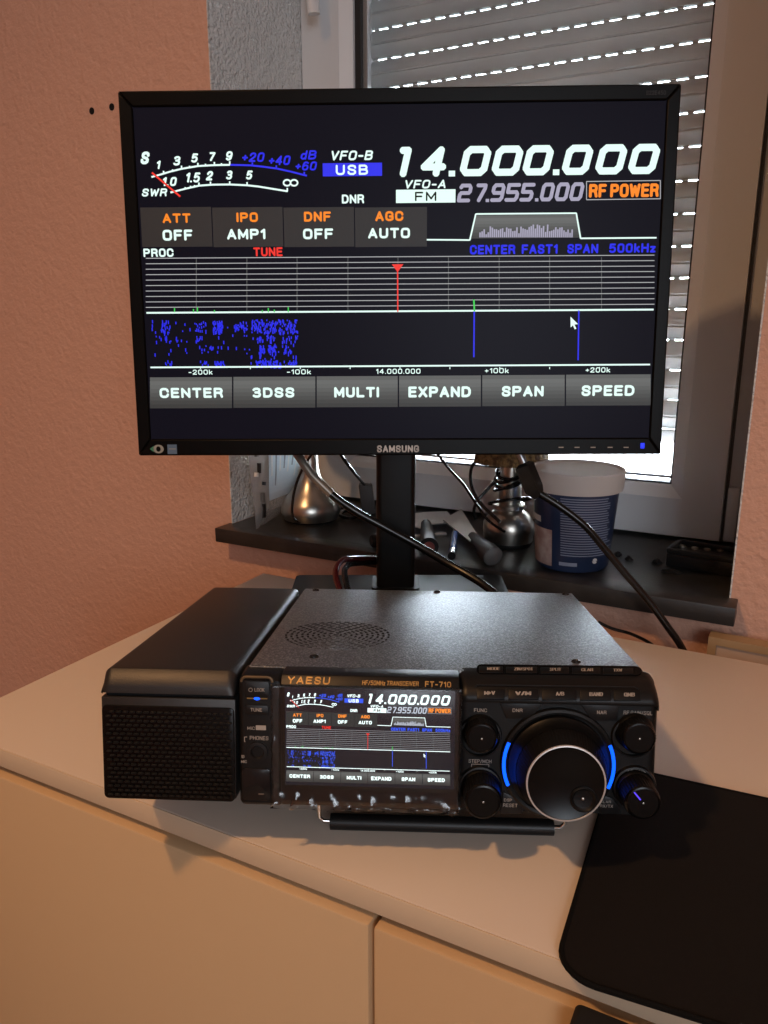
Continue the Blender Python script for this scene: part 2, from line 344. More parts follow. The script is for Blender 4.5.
for nm, xx in (('guide_rail', at_x(366, 60, SY-.02)), ('guide_rail', gx1+.06)):
    f = MB(); f.box((xx-.06, SY-.02, -.02), (xx, SY+.02, TOPZ), M['pvc2'], bevel=.002); spart(f, nm)
f = MB(); f.box((xa, SY-.008, zb-.018), (xb, SY+.008, zb-.001), M['slat'], bevel=.002); spart(f, 'bottom_rail')

# screw holes in the wall
for u, v in ((92, 111), (112, 107)):
    p = ony(u, v, Wy); f = MB(); T = Matrix.Translation(p) @ Matrix.Rotation(PI/2, 4, 'X')
    f.lathe([(.0045, -.0005), (.0045, .0008), (.0028, .0012), (.0025, .0002), (0, .0002)], M['hole'], T, n=16)
    o = f.build('wall_plug'); tag(o, 'small dark screw hole in the pink wall, %s of two' % ('left one' if u < 100 else 'right one nearer the white reveal'), 'wall plug', 'screw holes in the pink wall')

# ------------------------------------------------------------------ sideboard
DX0, DX1, DY0, DY1 = -.567, .64, .3265, .753
th = DYt = abs(ony(375, 889, DY0).z-ony(375, 912.5, DY0).z)
sb = empty('sideboard', (DX0, DY0, Fz)); tag(sb, 'pale laminate sideboard with handleless doors carrying the radio and monitor', 'cabinet')
def sp(mb, name, par=None):
    o = mb.build(name, sb); o.matrix_parent_inverse = Matrix.Translation(-sb.location); return o
f = MB(); f.box((DX0, DY0+.0011, -th), (DX1, DY1, 0), M['lam'], bevel=.0005); tt = sp(f, 'tabletop')
f = MB(); f.box((DX0, DY0, -th+.0002), (DX1, DY0+.0010, -.0003), M['edge'], bevel=.0004); sp(f, 'edge_band')
f = MB(); f.box((DX0+.004, DY0+.020, Fz+.06), (DX0+.02, DY1-.004, -th-.0002), M['lam']); f.box((DX1-.02, DY0+.020, Fz+.06), (DX1-.004, DY1-.004, -th-.0002), M['lam'])
f.box((DX0+.02, DY1-.01, Fz+.06), (DX1-.02, DY1-.004, -th-.0002), M['lam']); f.box((DX0+.02, DY0+.022, Fz+.06), (DX1-.02, DY1-.01, Fz+.078), M['lam'])
f.box((DX0+.02, DY0+.024, -th-.02), (DX1-.02, DY1-.01, -th-.004), M['dark'])
f.box((DX0+.02, DY0+.05, Fz), (DX1-.02, DY1-.03, Fz+.06), M['lam']); sp(f, 'carcass')
gX = ony(373.5, 930, DY0).x; gaps = [DX0+.001, gX, gX+.40, DX1-.001]; dz = -th-.0060
for i in range(3):
    f = MB(); f.box((gaps[i]+.0014, DY0-.0035, Fz+.065), (gaps[i+1]-.0014, DY0+.019, dz), M['door'], bevel=.0022, seg=2); sp(f, 'door')

# ------------------------------------------------------------------ monitor
MR = LEVEL @ (Matrix.Rotation(rad(-1.308), 3, 'Z') @ Matrix.Rotation(rad(-4.296), 3, 'X') @ Matrix.Rotation(rad(-.36), 3, 'Y'))
MO = LEVEL @ Vector((.0126, .7536, .0360)) + CAM
mon = empty('computer_monitor', MO, MR); tag(mon, 'black widescreen computer monitor on a stand showing a radio display, in front of the window', 'monitor')
bpy.context.view_layer.update()
HW, HH = .2525, .165; ax0, ax1, az0, az1 = -.2400, .2405, -.1490, .1515
f = MB(); o_ = [(-HW, -HH), (HW, -HH), (HW, HH), (-HW, HH)]
ring(f, ax0, ax1, az0, az1, -HW, HW, -HH, HH, 0, .022, M['bezel'], slope=.0006)
b = f.build('bezel', mon); bv = b.modifiers.new('b', 'BEVEL'); bv.width = .0015; bv.segments = 2; bv.limit_method = 'ANGLE'
f = MB(); f.box((-HW+.004, .0221, -HH+.003), (HW-.004, .036, HH-.004), M['bezel'], bevel=.006); f.box((-.17, .034, -.11), (.17, .052, .11), M['bezel'], bevel=.012); f.build('rear_housing', mon)
f = MB(); f.box((ax0-.001, .0025, az0-.001), (ax1+.001, .02, az1+.001), M['panelscr']); scr = f.build('screen', mon)
mn = MR @ Vector((0, 1, 0)); MRi = MR.inverted()
def ml(u, v): p = MRi @ (onplane(u, v, MO, mn)-MO); return (p.x, p.z)
SL = {}
def gfx(name, parent, to3, S, emw, emo, emb, emr, emg, grey1, grey2, grey3, lilac, sc=1, blur=0, lw=1):
    F = Flat(to3)
    def B(x0, y0, x1, y1):
        a = S((x0+x1)/2, (y0+y1)/2); l = S(x0, (y0+y1)/2); r = S(x1, (y0+y1)/2); t = S((x0+x1)/2, y0); d = S((x0+x1)/2, y1)
        return l[0], d[1], r[0], t[1]
    def T(s, x0, y0, x1, y1, m, bold=.035, sh=0, sp_=1.0, lift=1): F.text(s, *B(x0, y0, x1, y1), m, bold+blur, sh, lift, sp_)
    def Q(x0, y0, x1, y1, m, lift=0): F.quad(*B(x0, y0, x1, y1), m, lift)
    px = abs(S(400, 250)[0]-S(300, 250)[0])/100
    def Ln(pts, w, m, lift=1, cl=False): F.line([S(*p) for p in pts], w*px*lw, m, lift, cl, ext=.1)
    # meter
    T('S', 139, 151, 150, 163.7, emw, .05, .3)
    for s, *b in (('1', 155, 160, 160.5, 168.6), ('3', 172, 155.5, 181, 165), ('5', 190, 152.8, 198.4, 162), ('7', 207.5, 151.5, 215.5, 160.6), ('9', 224.4, 150.6, 233, 160)): T(s, *b, emw, .045, .3)
    for s, *b in (('+20', 240.8, 151.9, 265, 161.4), ('+40', 267.6, 155, 291, 164.6), ('+60', 294.3, 161, 317.4, 170), ('dB', 299.7, 149.7, 317.4, 159)): T(s, *b, emb, .03, .3)
    for s, *b in (('1.0', 161, 176.5, 177, 185.6), ('1.5', 184.3, 172, 200.7, 182), ('2', 205, 170.5, 213.5, 180), ('3', 225, 170, 233, 179), ('5', 245, 170, 253, 179)): T(s, *b, emw, .045, .3)
    T('SWR', 140.6, 188, 167.4, 196, emw, .04, .3)
    for cx in (286.8, 293.8): Ln([(cx+3.6*math.cos(a*PI/6), 182.3+3*math.sin(a*PI/6)) for a in range(12)], 1.6, emw, 1, True)
    Ln([(151, 176.5), (159, 174.3), (170, 171), (181, 168.3), (197.4, 165.5), (213.9, 164.6), (229.3, 164.3)], 1.7, emw)
    Ln([(230, 164.3), (250, 164.8), (263, 166.2), (276.4, 168), (291, 171.2), (306.5, 175.2)], 1.7, emb)
    Ln([(170, 192), (184.7, 188.3), (198.4, 185.2), (212, 184.2), (229.3, 184), (246.7, 184.8), (257.6, 186), (270, 188), (287.3, 190.8)], 1.7, emw)
    for x, y, h in ((163, 173, 2.5), (172, 170.6, 1.5), (181, 168.3, 3), (189, 167, 1.6), (197.4, 165.5, 3), (205, 165, 1.6), (213.9, 164.6, 3), (221, 164.4, 1.6), (229.3, 164.3, 3.5), (184.7, 188.3, 1.5), (190, 187, 1.5), (194, 186.3, 1.5), (198.4, 185.2, 3), (210, 184.3, 3), (229.3, 184, 3), (246.7, 184.8, 3), (287, 190.6, 3)): Ln([(x, y), (x, y-h)], 1.5, emw)
    for x, y in ((252, 165), (276, 168), (304, 174.5)): Ln([(x, y), (x, y-3)], 1.5, emb)
    Ln([(151.5, 172.3), (179.6, 196)], 1.8, emr, 2)
    # mode
    T('VFO-B', 329.6, 150, 374, 159.7, emw, .03, .3); Q(322.5, 162.4, 382, 175.6, emb, 0); T('USB', 335.6, 164.2, 368, 174.5, emw, .03, 0, 1.1, 2); T('DNR', 341.7, 194, 364, 203, emw)
    for s, x0, x1 in (('1', 391, 414.5), ('4', 418.6, 450.8), ('0', 458.5, 493), ('0', 490.5, 525), ('0', 521.5, 555.5), ('0', 561, 595), ('0', 594.5, 629), ('0', 627.5, 662)):
        yo = -.0125*((x0+x1)/2-400); digit(F, s, *B(x0, 146.3+yo, x1, 176.6+yo), 6.6*px, emw, .24)
    for x in (452, 556.5): Q(x-3.2, 170.8-.0125*(x-400), x+3.2, 176.6-.0125*(x-400), emw, 1)
    for s, x0, x1 in (('2', 456.7, 473.5), ('7', 473.5, 488), ('9', 489.7, 506.5), ('5', 504.5, 521.5), ('5', 519.5, 536), ('0', 539.5, 556), ('0', 554.5, 571), ('0', 569, 585.5)):
        yo = -.0125*((x0+x1)/2-457); digit(F, s, *B(x0, 183.3+yo, x1, 202+yo), 3.5*px, lilac, .2)
    for x in (487.6, 537): Q(x-1.7, 198.8-.0125*(x-457), x+1.7, 202-.0125*(x-457), lilac, 1)
    T('VFO-A', 403.7, 179.3, 447.4, 188, emw, .03, .3); Q(396, 189, 455.6, 202.3, emw, 0); T('FM', 415, 191.3, 436.4, 200.6, M['hole'], .02, 0, 1.1, 2)
    Ln([(587, 181), (661, 180), (661, 198.3), (587, 199.3)], .8, grey3, 1, True); T('RF POWER', 589.5, 183.2, 659.5, 196.8, emo, .04)
    # soft keys
    for a, b_ in ((140.5, 211.3), (212.3, 282.6), (283.6, 354), (355, 427)): Q(a, 206.8, b_, 246.5, grey1, -.4)
    for s, *b in (('ATT', 162, 213, 190, 222.6), ('IPO', 236, 212, 257.5, 221.7), ('DNF', 303.7, 211.2, 330.7, 221.2), ('AGC', 375.2, 210.7, 403.4, 220.7)): T(s, *b, emo, .045)
    for s, *b in (('OFF', 162, 229.3, 192, 240.3), ('AMP1', 226.6, 228.5, 265, 239), ('OFF', 302.8, 228.2, 333, 238.8), ('AUTO', 368, 227.5, 410, 238)): T(s, *b, emw, .045)
    T('PROC', 142.8, 248.2, 173, 256.7, emw, .04); T('TUNE', 253, 247, 282.3, 256, emr, .035)
    # filter shape
    P = [(427, 239.4), (470, 239.7), (476, 213.6), (576.7, 212.8), (581, 238), (657, 237.4)]; Ln(P, 1.5, emw)
    for i in range(8):
        y0 = 214.5+i*2.9; Q(475.5+(-5.5*i/8 if i else 0)+.5, y0, 577+4*i/8, y0+2.95, KEYG[min(7, i)], .2)
    rnd = random.Random(3)
    for i in range(46):
        x = 479.5+i*2.05; h = 3+rnd.random()*8+(3 if 20 < i < 40 else 0)*rnd.random(); Q(x, 237-h, x+1.5, 237, lilac, .6)
    for s, *b in (('CENTER', 470, 244.5, 515.6, 254), ('FAST1', 522, 244, 558, 253.5), ('SPAN', 567.7, 243.6, 598.7, 253), ('500kHz', 609.6, 243, 656.3, 252.4)): T(s, *b, emb, .04)
    # scope
    def yl(y, x): return y-.0066*(x-145)+(-.0)
    for i in range(10):
        y = 258+i*5.47; Ln([(145.2, y), (655, y-3.2)], .75, grey3, .5)
    Ln([(146, 312.7), (654, 309.4)], 1.7, emw, 1)
    for x in (195.8, 246.5, 296.8, 347.8, 398, 448.6, 499.4, 550, 602): Ln([(x, 257), (x, 311)], .6, grey2, .4)
    F.poly([S(391.8, 264), S(403.4, 263.9), S(397.6, 272)], emr, 2); Ln([(397.6, 270), (397.8, 311.5)], 1.3, emr, 2)
    Ln([(474, 299.5), (474.6, 311)], 1.6, emg, 2)
    for x, h in ((174, 4), (193, 3), (197, 5), (214, 2), (262, 2), (268, 4), (274, 2.5), (288, 5)): Ln([(x, 312-h), (x, 312)], 1.1, emg, 1.5)
    for (x0, x1, y0, y1, n) in ((148, 299, 319, 333, 34), (160, 169, 320, 332, 26), (192, 207, 322, 332, 22), (212, 222, 320, 332, 70), (233, 247, 321, 330, 40), (250, 297, 319, 332, 190), (148, 299, 334, 341, 24), (164, 176, 335, 341, 10), (195, 202, 335, 341, 12), (255, 262, 335, 341, 16), (266, 274, 335, 341, 22), (280, 297, 335, 341, 18), (150, 299, 343, 354, 26), (258, 264, 344, 354, 34), (267, 275, 344, 354, 40), (284, 292, 345, 353, 20), (198, 222, 345, 352, 16), (250, 297, 355, 365, 26), (255, 282, 360, 366, 90), (286, 296, 360, 365, 22), (214, 224, 360, 365, 26), (198, 208, 360, 365, 12), (164, 171, 360, 365, 9)):
        for k in range(int(n*.8)):
            x = rnd.uniform(x0, x1); y = rnd.uniform(y0, y1); Q(x, y, x+1.1, y+rnd.choice((1.6, 2.6, 3.4)), emb, .7)
    Ln([(474.4, 311), (474, 357)], 1.5, emb, 1); Ln([(579.3, 310), (578.5, 360)], 1.4, emb, 1)
    F.poly([S(570.8, 316.5), S(578.4, 324), S(574.8, 324.4), S(576.8, 328.6), S(575, 329.2), S(573.3, 325.2), S(571, 327.4)], emw, 3)
    Ln([(150, 367.4), (650.5, 364.5)], 1.6, emw, 1)
    for i in range(9): x = 200+i*50; Ln([(x, 367), (x, 369)], .8, emw, 1)
    for s, *b in (('-200k', 188, 369.6, 212, 374.6), ('-100k', 286.6, 369.3, 310.7, 374.3), ('14.000.000', 376, 368.7, 420.5, 373.8), ('+100k', 485, 368, 509, 373.2), ('+200k', 586, 367.3, 610.7, 372.5)): T(s, *b, emw, .02)
    xs = [148.6, 232.3, 315.8, 398.4, 481.8, 565.8, 652]
    for i in range(6):
        for k in range(8):
            yo = -.0065*((xs[i]+xs[i+1])/2-148); y0 = 377.5+k*3.88; Q(xs[i]+.7, y0+yo, xs[i+1]-.7, y0+3.92+yo, KEYG[k], -.3)
    for s, *b in (('CENTER', 159, 387.8, 222.5, 398), ('3DSS', 252, 387.5, 294, 397.7), ('MULTI', 334, 387, 379, 397.5), ('EXPAND', 408.4, 386.4, 471, 397.4), ('SPAN', 502, 385.9, 544, 396.6), ('SPEED', 582, 385.2, 635, 396)): T(s, *b, emw, .05)
    return F.mb.build(name, parent, sharp=False)
GM = glow('ui_mid_grey', (.075, .08, .078), .9)
KEYG = [glow('ui_key_grey_%s' % 'abcdefgh'[k], (v, v*1.04, v*1.01), 1) for k, v in enumerate((.10, .125, .115, .095, .075, .06, .045, .035))]
E1 = glow('ui_white', (.78, 1, .93), 1.05); E2 = glow('ui_orange', (1, .25, .012), 1); E3 = glow('ui_blue', (.012, .018, .85), 1); E4 = glow('ui_red', (1, .03, .02), .9); E5 = glow('ui_green', (.05, .8, .1), .8)
E6 = glow('ui_dark_grey', (.013, .013, .014), 1); E7 = glow('ui_light_grey', (.125, .13, .128), .9); E8 = glow('ui_line_grey', (.42, .42, .44), 1); E9 = glow('ui_lilac', (.38, .36, .48), 1)
gfx('screen_image', scr, lambda x, z, l: (x, .0020-.00012*(l+1), z), ml, E1, E2, E3, E4, E5, E6, E7, E8, E9)
# bezel marks
F = Flat(lambda x, z, l: (x, -.0002, z))
def ML(x0, y0, x1, y1): l = ml(x0, (y0+y1)/2); r = ml(x1, (y0+y1)/2); t = ml((x0+x1)/2, y0); d = ml((x0+x1)/2, y1); return l[0], d[1], r[0], t[1]
F.text('SAMSUNG', *ML(377, 445.3, 419, 452.3), M['silver'], .035, 0, 1, 1.1); F.mb.build('brand_lettering', mon, sharp=False)
F = Flat(lambda x, z, l: (x, -.0002, z)); F.text('S22E450', *ML(646, 90.5, 666, 95), M['bezel'], .03)
F.mb.mats[0] = mat('faint_print', (.02, .017, .015), .5); F.mb.build('model_lettering', mon, sharp=False)
F = Flat(lambda x, z, l: (x, -.0002-.0001*l, z)); stk = mat('sticker_ring', (.30, .30, .26), .5); sgr = mat('sticker_green', (.05, .22, .12), .5); sbl = mat('sticker_blue', (.10, .16, .24), .5)
c = ml(158.5, 449); F.poly([(c[0]+.0052*math.cos(a*PI/12), c[1]+.0042*math.sin(a*PI/12)) for a in range(24)], stk); F.poly([(c[0]+.0022*math.cos(a*PI/12), c[1]+.0026*math.sin(a*PI/12)) for a in range(24)], M['bezel'], 1)
F.poly([(c[0]-.0085, c[1]), (c[0]-.0045, c[1]-.003), (c[0]-.0045, c[1]+.003)], sgr); F.mb.build('certification_sticker', mon, sharp=False)
F = Flat(lambda x, z, l: (x, -.0002-.0001*l, z)); F.quad(*ML(167.5, 444.5, 177, 454), sbl); F.quad(*ML(169, 448.5, 176, 449.3), stk, 1); F.build = None; F.mb.build('energy_sticker', mon, sharp=False)
for i, x in enumerate((561, 577, 593, 610, 626)):
    F = Flat(lambda x, z, l: (x, -.0003, z)); F.quad(*ML(x-2.5, 446.8, x+2.5, 447.8), M['print']); F.mb.build('button_mark', mon, sharp=False)
f = MB(); x0, z0, x1, z1 = ML(640.5, 443, 644.5, 448.5); f.box((x0, -.0008, z0), (x1, .001, z1), glow('power_blue', (.02, .04, 1), 1.1), bevel=.0004); f.build('power_light', mon)
# stand (level): neck and base
inv = Matrix.Translation(-MO); MW = (Matrix.Translation(MO) @ MR.to_4x4())
def mworld(mb, name):
    bmesh.ops.transform(mb.bm, matrix=MW.inverted(), verts=mb.bm.verts[:]); return mb.build(name, mon)
L4 = LEVEL.to_4x4(); Li = LEVEL.inverted()
bT = .028; bl = Li @ onz(297, 573.3, bT); br = Li @ onz(501, 574.7, bT); bk = min(bl.y, br.y)
pc = Li @ onf(395.5, 560, .803)
f = MB(); pts = rrect(pc.x-.0205, pc.x+.0205, .787, .820, .006)
f.prism([(x, y, bT-.002) for x, y in pts], (0, 0, .27), M['stand'], T=L4, smooth=True); f.prism([(x, y, bT) for x, y in rrect(pc.x-.026, pc.x+.026, .782, min(.826, bk-.001), .008)], (0, 0, .004), M['stand'], T=L4)
f.box((pc.x-.045, .776, .22), (pc.x+.045, .815, .33), M['stand'], T=L4, bevel=.004); mworld(f, 'stand_neck')
f = MB(); t_ = rrect(bl.x, br.x, bk-.165, bk, .006); f.prism([(x, y, .0002) for x, y in rrect(bl.x-.001, br.x+.001, bk-.166, bk, .007)], (0, 0, .016), M['stand'], T=L4)
f.prism([(x, y, .016) for x, y in t_], (0, 0, bT-.016), M['stand'], T=L4, bevel=.0015); mworld(f, 'stand_base')

# ------------------------------------------------------------------ radio
RR = LEVEL @ (Matrix.Rotation(rad(-2.711), 3, 'Z') @ Matrix.Rotation(rad(-7.956), 3, 'X') @ Matrix.Rotation(rad(.116), 3, 'Y'))
RO = Vector((-.2635, .3212, .0353)); mm = .001
radio = empty('radio_transceiver', RO, RR); tag(radio, 'black desktop radio transceiver with lit colour display and big tuning dial', 'radio')
RRi = RR.inverted(); rn = RR @ Vector((0, 1, 0)); ru = RR @ Vector((0, 0, 1))
def rl(u, v, y=0): p = RRi @ (onplane(u, v, RO+rn*(y*mm), rn)-RO); return (p.x, p.z)
def rz(u, v, z): p = RRi @ (onplane(u, v, RO+ru*(z*mm), ru)-RO); return (p.x, p.y)
def rx(mb, name, par=None): return mb.build(name, par or radio)
TH = 76.2; D = 243
# body case
f = MB(); prof = [(14, TH), (D, TH), (D, 2), (14, 2)]
f.prism([(1*mm, y*mm, z*mm) for y, z in prof], (237*mm, 0, 0), M['case'], bevel=.0012); case = rx(f, 'case')
f = MB(); f.box((8*mm, 18*mm, -1*mm), (231*mm, (D-2)*mm, 2.2*mm), M['blk'], bevel=.002); rx(f, 'chassis_bottom')
# front frame, right half (controls) with sloped shoulder, chamfered ends
def panel(mb, x0, x1, prof, m, cut=4.0):
    """profile (y,z) polygon extruded in x, the ends drawn in around the front upper shoulder"""
    N = 7; t = bmesh.new(); rings = []
    cy = sum(p[0] for p in prof)/len(prof); 
    for i in range(2*N):
        e = i if i < N else 2*N-1-i; a = (e/(N-1))*PI/2; k = cut*(1-math.sin(a)); xx = (x0+cut*(1-math.cos(a)) if i < N else x1-cut*(1-math.cos(a)))
        rings.append([t.verts.new((xx*mm, (y+(k*.8 if y < 10 else 0))*mm, (z-(k*.8 if z > 60 else 0)+(k*.6 if z < 3 else 0))*mm)) for y, z in prof])
    n = len(prof)
    for i in range(2*N-1):
        for k in range(n): l = (k+1) % n; t.faces.new([rings[i][k], rings[i][l], rings[i+1][l], rings[i+1][k]])
    t.faces.new(rings[0]); t.faces.new(rings[-1][::-1]); bmesh.ops.recalc_face_normals(t, faces=t.faces[:]); mb.add(t, m, smooth=True)
f = MB(); panel(f, 126.5, 241.8, [(18, 76.8), (13, 76), (8, 74.2), (2.5, 71), (-1.5, 67), (-2.3, 64), (-1.8, 62.6), (1.5, 62), (1.5, -4), (18, -4)], M['front'], 5.5)
fp = rx(f, 'front_panel')
f = MB(); panel(f, -1.5, 24, [(18, 75.5), (10, 75.2), (3, 74.5), (-1.5, 72), (-2, 68), (-2, -2), (0, -4), (18, -4)], M['front'], 3.0); rx(f, 'left_panel')
# display bezel: gold-lit upper strip with lettering
f = MB(); f.prism([(23.5*mm, y*mm, z*mm) for y, z in [(18, 76), (6, 76.2), (1.0, 75.6), (-3.6, 70), (-3.6, 1), (-1, -3.2), (18, -3.2)]], (103.5*mm, 0, 0), M['front'], bevel=.0006); bz = rx(f, 'display_bezel')
# display
A = ml(139, 151); B_ = ml(661, 151); Cc = ml(190, 397.6); a2 = rl(286.7, 692.3, -4.4); b2 = rl(450.8, 694, -4.4); c2 = rl(296, 777.8, -4.4)
kx = (b2[0]-a2[0])/(B_[0]-A[0]); kz = (c2[1]-a2[1])/(Cc[1]-A[1])
def S2(u, v): p = ml(u, v); return (a2[0]+(p[0]-A[0])*kx, a2[1]+(p[1]-A[1])*kz)
dl = rl(282, 686, -4); dr = rl(459, 789, -4)
f = MB(); f.box((a2[0]-.0012, -.0042, c2[1]-.0045), (b2[0]+.0028, -.002, a2[1]+.0030), mat('radio_screen', (.006, .006, .008), .2, emit=(.012, .013, .020), estr=.8), bevel=.0003); disp = rx(f, 'display')
R1 = glow('radio_ui_white', (.85, 1, .98), 1.5)
gfx('display_image', disp, lambda x, z, l: (x, -.0043-.00003*(l+1), z), S2, R1, glow('radio_ui_orange', (1, .28, .03), 1.2), glow('radio_ui_blue', (.03, .10, .9), 1.1), E4, E5, glow('rui_g1', (.025, .03, .03), 1), glow('rui_g2', (.10, .13, .13), 1), E8, glow('rui_l', (.6, .65, .75), 1), blur=.012, lw=1.35)
def RB(x0, y0, x1, y1, y=0): l = rl(x0, (y0+y1)/2, y); r = rl(x1, (y0+y1)/2, y); t = rl((x0+x1)/2, y0, y); d = rl((x0+x1)/2, y1, y); return l[0], d[1], r[0], t[1]
# lettering on upper bevel strip (slanted plane between (1.0,75.6) and (-3.6,70))
def bev(x, z, l):
    k = (z/mm-70)/5.6; return (x, (-3.6+4.6*k)*mm-.00025, z)
def rbev(u, v):
    n = RR @ Vector((0, 5.6, -4.6)).normalized(); o = RO+RR @ Vector((.05, -.0036, .070)); p = RRi @ (onplane(u, v, o, n)-RO); return p.x, p.z
F = Flat(bev); a = rbev(287, 683.5); b = rbev(330.5, 677); F.text('YAESU', a[0], a[1], b[0], b[1], M['gold'], .035, .1, 1, 1.1)
F.mb.build('maker_lettering', bz, sharp=False)
F = Flat(bev); a = rbev(425, 686.8); b = rbev(451, 681.6); F.text('FT-710', a[0], a[1], b[0], b[1], M['gold'], .03)
a = rbev(362, 684.8); b = rbev(419, 681.4); F.text('HF/50MHz TRANSCEIVER', a[0], a[1], b[0], b[1], M['gold'], .01, .15); F.mb.build('model_lettering', bz, sharp=False)
# protective film, crinkled at the lower edge
f = MB(); nx, nz = 60, 34; rnd = random.Random(5); X0, X1, Z0, Z1 = .0185, .1285, -.0035, .0715
ph = [(rnd.uniform(300, 900), rnd.uniform(0, 6), rnd.uniform(-400, 400)) for _ in range(5)]
vs = []
for j in range(nz+1):
    row = []
    for i in range(nx+1):
        x = X0+(X1-X0)*i/nx; z = Z0+(Z1-Z0)*j/nz
        e = max(0, 1-(z-Z0)/.011)+.55*max(0, 1-(x-X0)/.007)+.45*max(0, 1-(X1-x)/.006)
        w_ = sum(math.sin(x*p[0]+p[1]+z*p[2]) for p in ph)/3.2+.5*abs(math.sin(x*1100+z*900))
        row.append(f.bm.verts.new((x+e*.0006*math.sin(z*700), -.0049-e*.0022*abs(w_)-e*.0006, z+(e*.0012*w_ if j < 6 else 0))))
    vs.append(row)
k = f.mi(M['film'])
for j in range(nz):
    for i in range(nx):
        g_ = f.bm.faces.new([vs[j][i], vs[j][i+1], vs[j+1][i+1], vs[j+1][i]]); g_.material_index = k; g_.smooth = (j > 5)
o = rx(f, 'protective_film'); so = o.modifiers.new('s', 'SOLIDIFY'); so.thickness = .00008; tag(o, 'clear crinkled protective film')
# left column controls
def rrplate(mb, x0, z0, x1, z1, y0, y1, m, r=.0015, bevel=.0003):
    mb.prism([(x, y0, z) for x, z in rrect(min(x0, x1), max(x0, x1), min(z0, z1), max(z0, z1), r)], (0, y1-y0, 0), m, bevel=bevel)
def txt(parent, name, body, x0, y0, x1, y1, y, m=None, bold=.01, sh=0):
    F = Flat(lambda x, z, l: (x, y*mm-.00012, z)); F.text(body, *RB(x0, y0, x1, y1, y), m or M['print'], bold, sh); return F.mb.build(name, parent, sharp=False)
f = MB(); b = RB(241.5, 677, 272.5, 704, -2.2)
ol = rrect(b[0], b[2], b[1]-.004, b[3], .003); il = rrect(b[0]+.0016, b[2]-.0016, b[1]-.004, b[3]-.0016, .0022)
f.tube([(x, -.0022, z) for x, z in ol if z > b[1]], .0008, mat('bronze_trim', (.16, .11, .06), .35, .4), smoothpath=False, n=8); rx(f, 'power_button_trim')
f = MB(); rrplate(f, *RB(244.5, 681, 269.5, 697, -2.5), -.0032, -.0018, M['blk']); pb = rx(f, 'power_button')
txt(pb, 'power_button_lettering', 'LOCK', 254.5, 688, 264.5, 691.6, -3.3)
c = rl(250.6, 689.8, -3.3); f = MB(); f.tube([(c[0]+.0011*math.cos(a*PI/6), -.0034, c[1]+.0011*math.sin(a*PI/6)) for a in range(12)], .00015, M['print'], n=5, closed=True, smoothpath=False); f.build('power_symbol', pb)
f = MB(); c = rl(257, 698.5, -2.4); f.tube([(c[0]-.006, -.0022, c[1]), (c[0]+.006, -.0022, c[1])], .0004, M['gold'], n=6); f.lathe([(0, .0008), (.0016, .0004), (.0018, .0004)], M['led'], T=Matrix.Translation((c[0], -.0022, c[1])) @ Matrix.Rotation(PI/2, 4, 'X') @ Matrix.Scale(.55, 4, (0, 1, 0)), n=16); rx(f, 'power_light')
f = MB(); rrplate(f, *RB(245.5, 705, 268.5, 714.5, -2.5), -.003, -.0018, M['blk']); tb = rx(f, 'tune_button'); txt(tb, 'tune_lettering', 'TUNE', 250.5, 708, 262, 711.6, -3.1)
f = MB(); rrplate(f, *RB(255.8, 725.5, 266, 730, -2.2), -.0024, -.0018, M['print'], .0003, 0); rx(f, 'card_slot_mark'); txt(radio, 'card_slot_lettering', 'MIC', 247.4, 726.5, 254.8, 729.8, -2.2)
txt(radio, 'phones_lettering', 'PHONES', 249.8, 736, 268.5, 740, -2.2); 
F = Flat(lambda x, z, l: (x, -.0022, z)); F.line([rl(246, 740.5), rl(245.3, 739.5), rl(245.3, 735.5), rl(248, 735.5)], .0004, M['print']); F.mb.build('headphone_symbol', radio, sharp=False)
c = rl(257.5, 752, -2.5); f = MB(); T = Matrix.Translation((c[0], -.002, c[1])) @ Matrix.Rotation(PI/2, 4, 'X')
f.lathe([(.0062, -.0005), (.0060, .001), (.0040, .0012), (.0034, .0004), (.0028, -.002)], M['blk'], T, n=28); f.lathe([(0, -.0008), (.0028, -.0008)], M['hole'], T, n=20); rx(f, 'phones_jack')
txt(radio, 'card_lettering', 'SD', 241.2, 755, 244.5, 758, -2.2); txt(radio, 'memory_lettering', 'MIC', 241.2, 760, 247, 763, -2.2)
f = MB(); b = RB(242, 768, 271, 800, -2.2); rrplate(f, *b, -.0030, -.0018, M['blkg'], .003); f.box((b[0]+.010, -.0034, b[1]+.004), (b[2]-.004, -.0028, b[1]+.0046), M['nickel']); rx(f, 'socket_cover')
# top-slope and shoulder buttons
def slopebtn(name, u0, v0, u1, v1, P0, P1, label, lb, par=radio):
    """button on the slanted strip through profile points P0 (upper) P1 (lower), (y,z) in mm"""
    y0, z0 = P0; y1, z1 = P1; n = Vector((0, -(z0-z1), (y0-y1))).normalized()
    nn = RR @ n; o = RO+RR @ Vector((0, y0*mm, z0*mm))
    def pt(u, v, h): p = RRi @ (onplane(u, v, o, nn)-RO); return Vector(p)+n*h
    f = MB(); q = [pt(u0, v1, -.0006), pt(u1, v1, -.0006), pt(u1, v0, -.0006), pt(u0, v0, -.0006)]
    f.prism(q, n*.0016, M['knob'], bevel=.0003); b = rx(f, name)
    e = [pt(lb[0], lb[3], .00125), pt(lb[2], lb[3], .00125), pt(lb[0], lb[1], .00125)]
    F = Flat(lambda x, z, l: e[0]+(e[1]-e[0])*x+(e[2]-e[0])*z); F.text(label, 0, 0, 1, 1, M['print'], .01); F.mb.build(name+'_lettering', b, sharp=False)
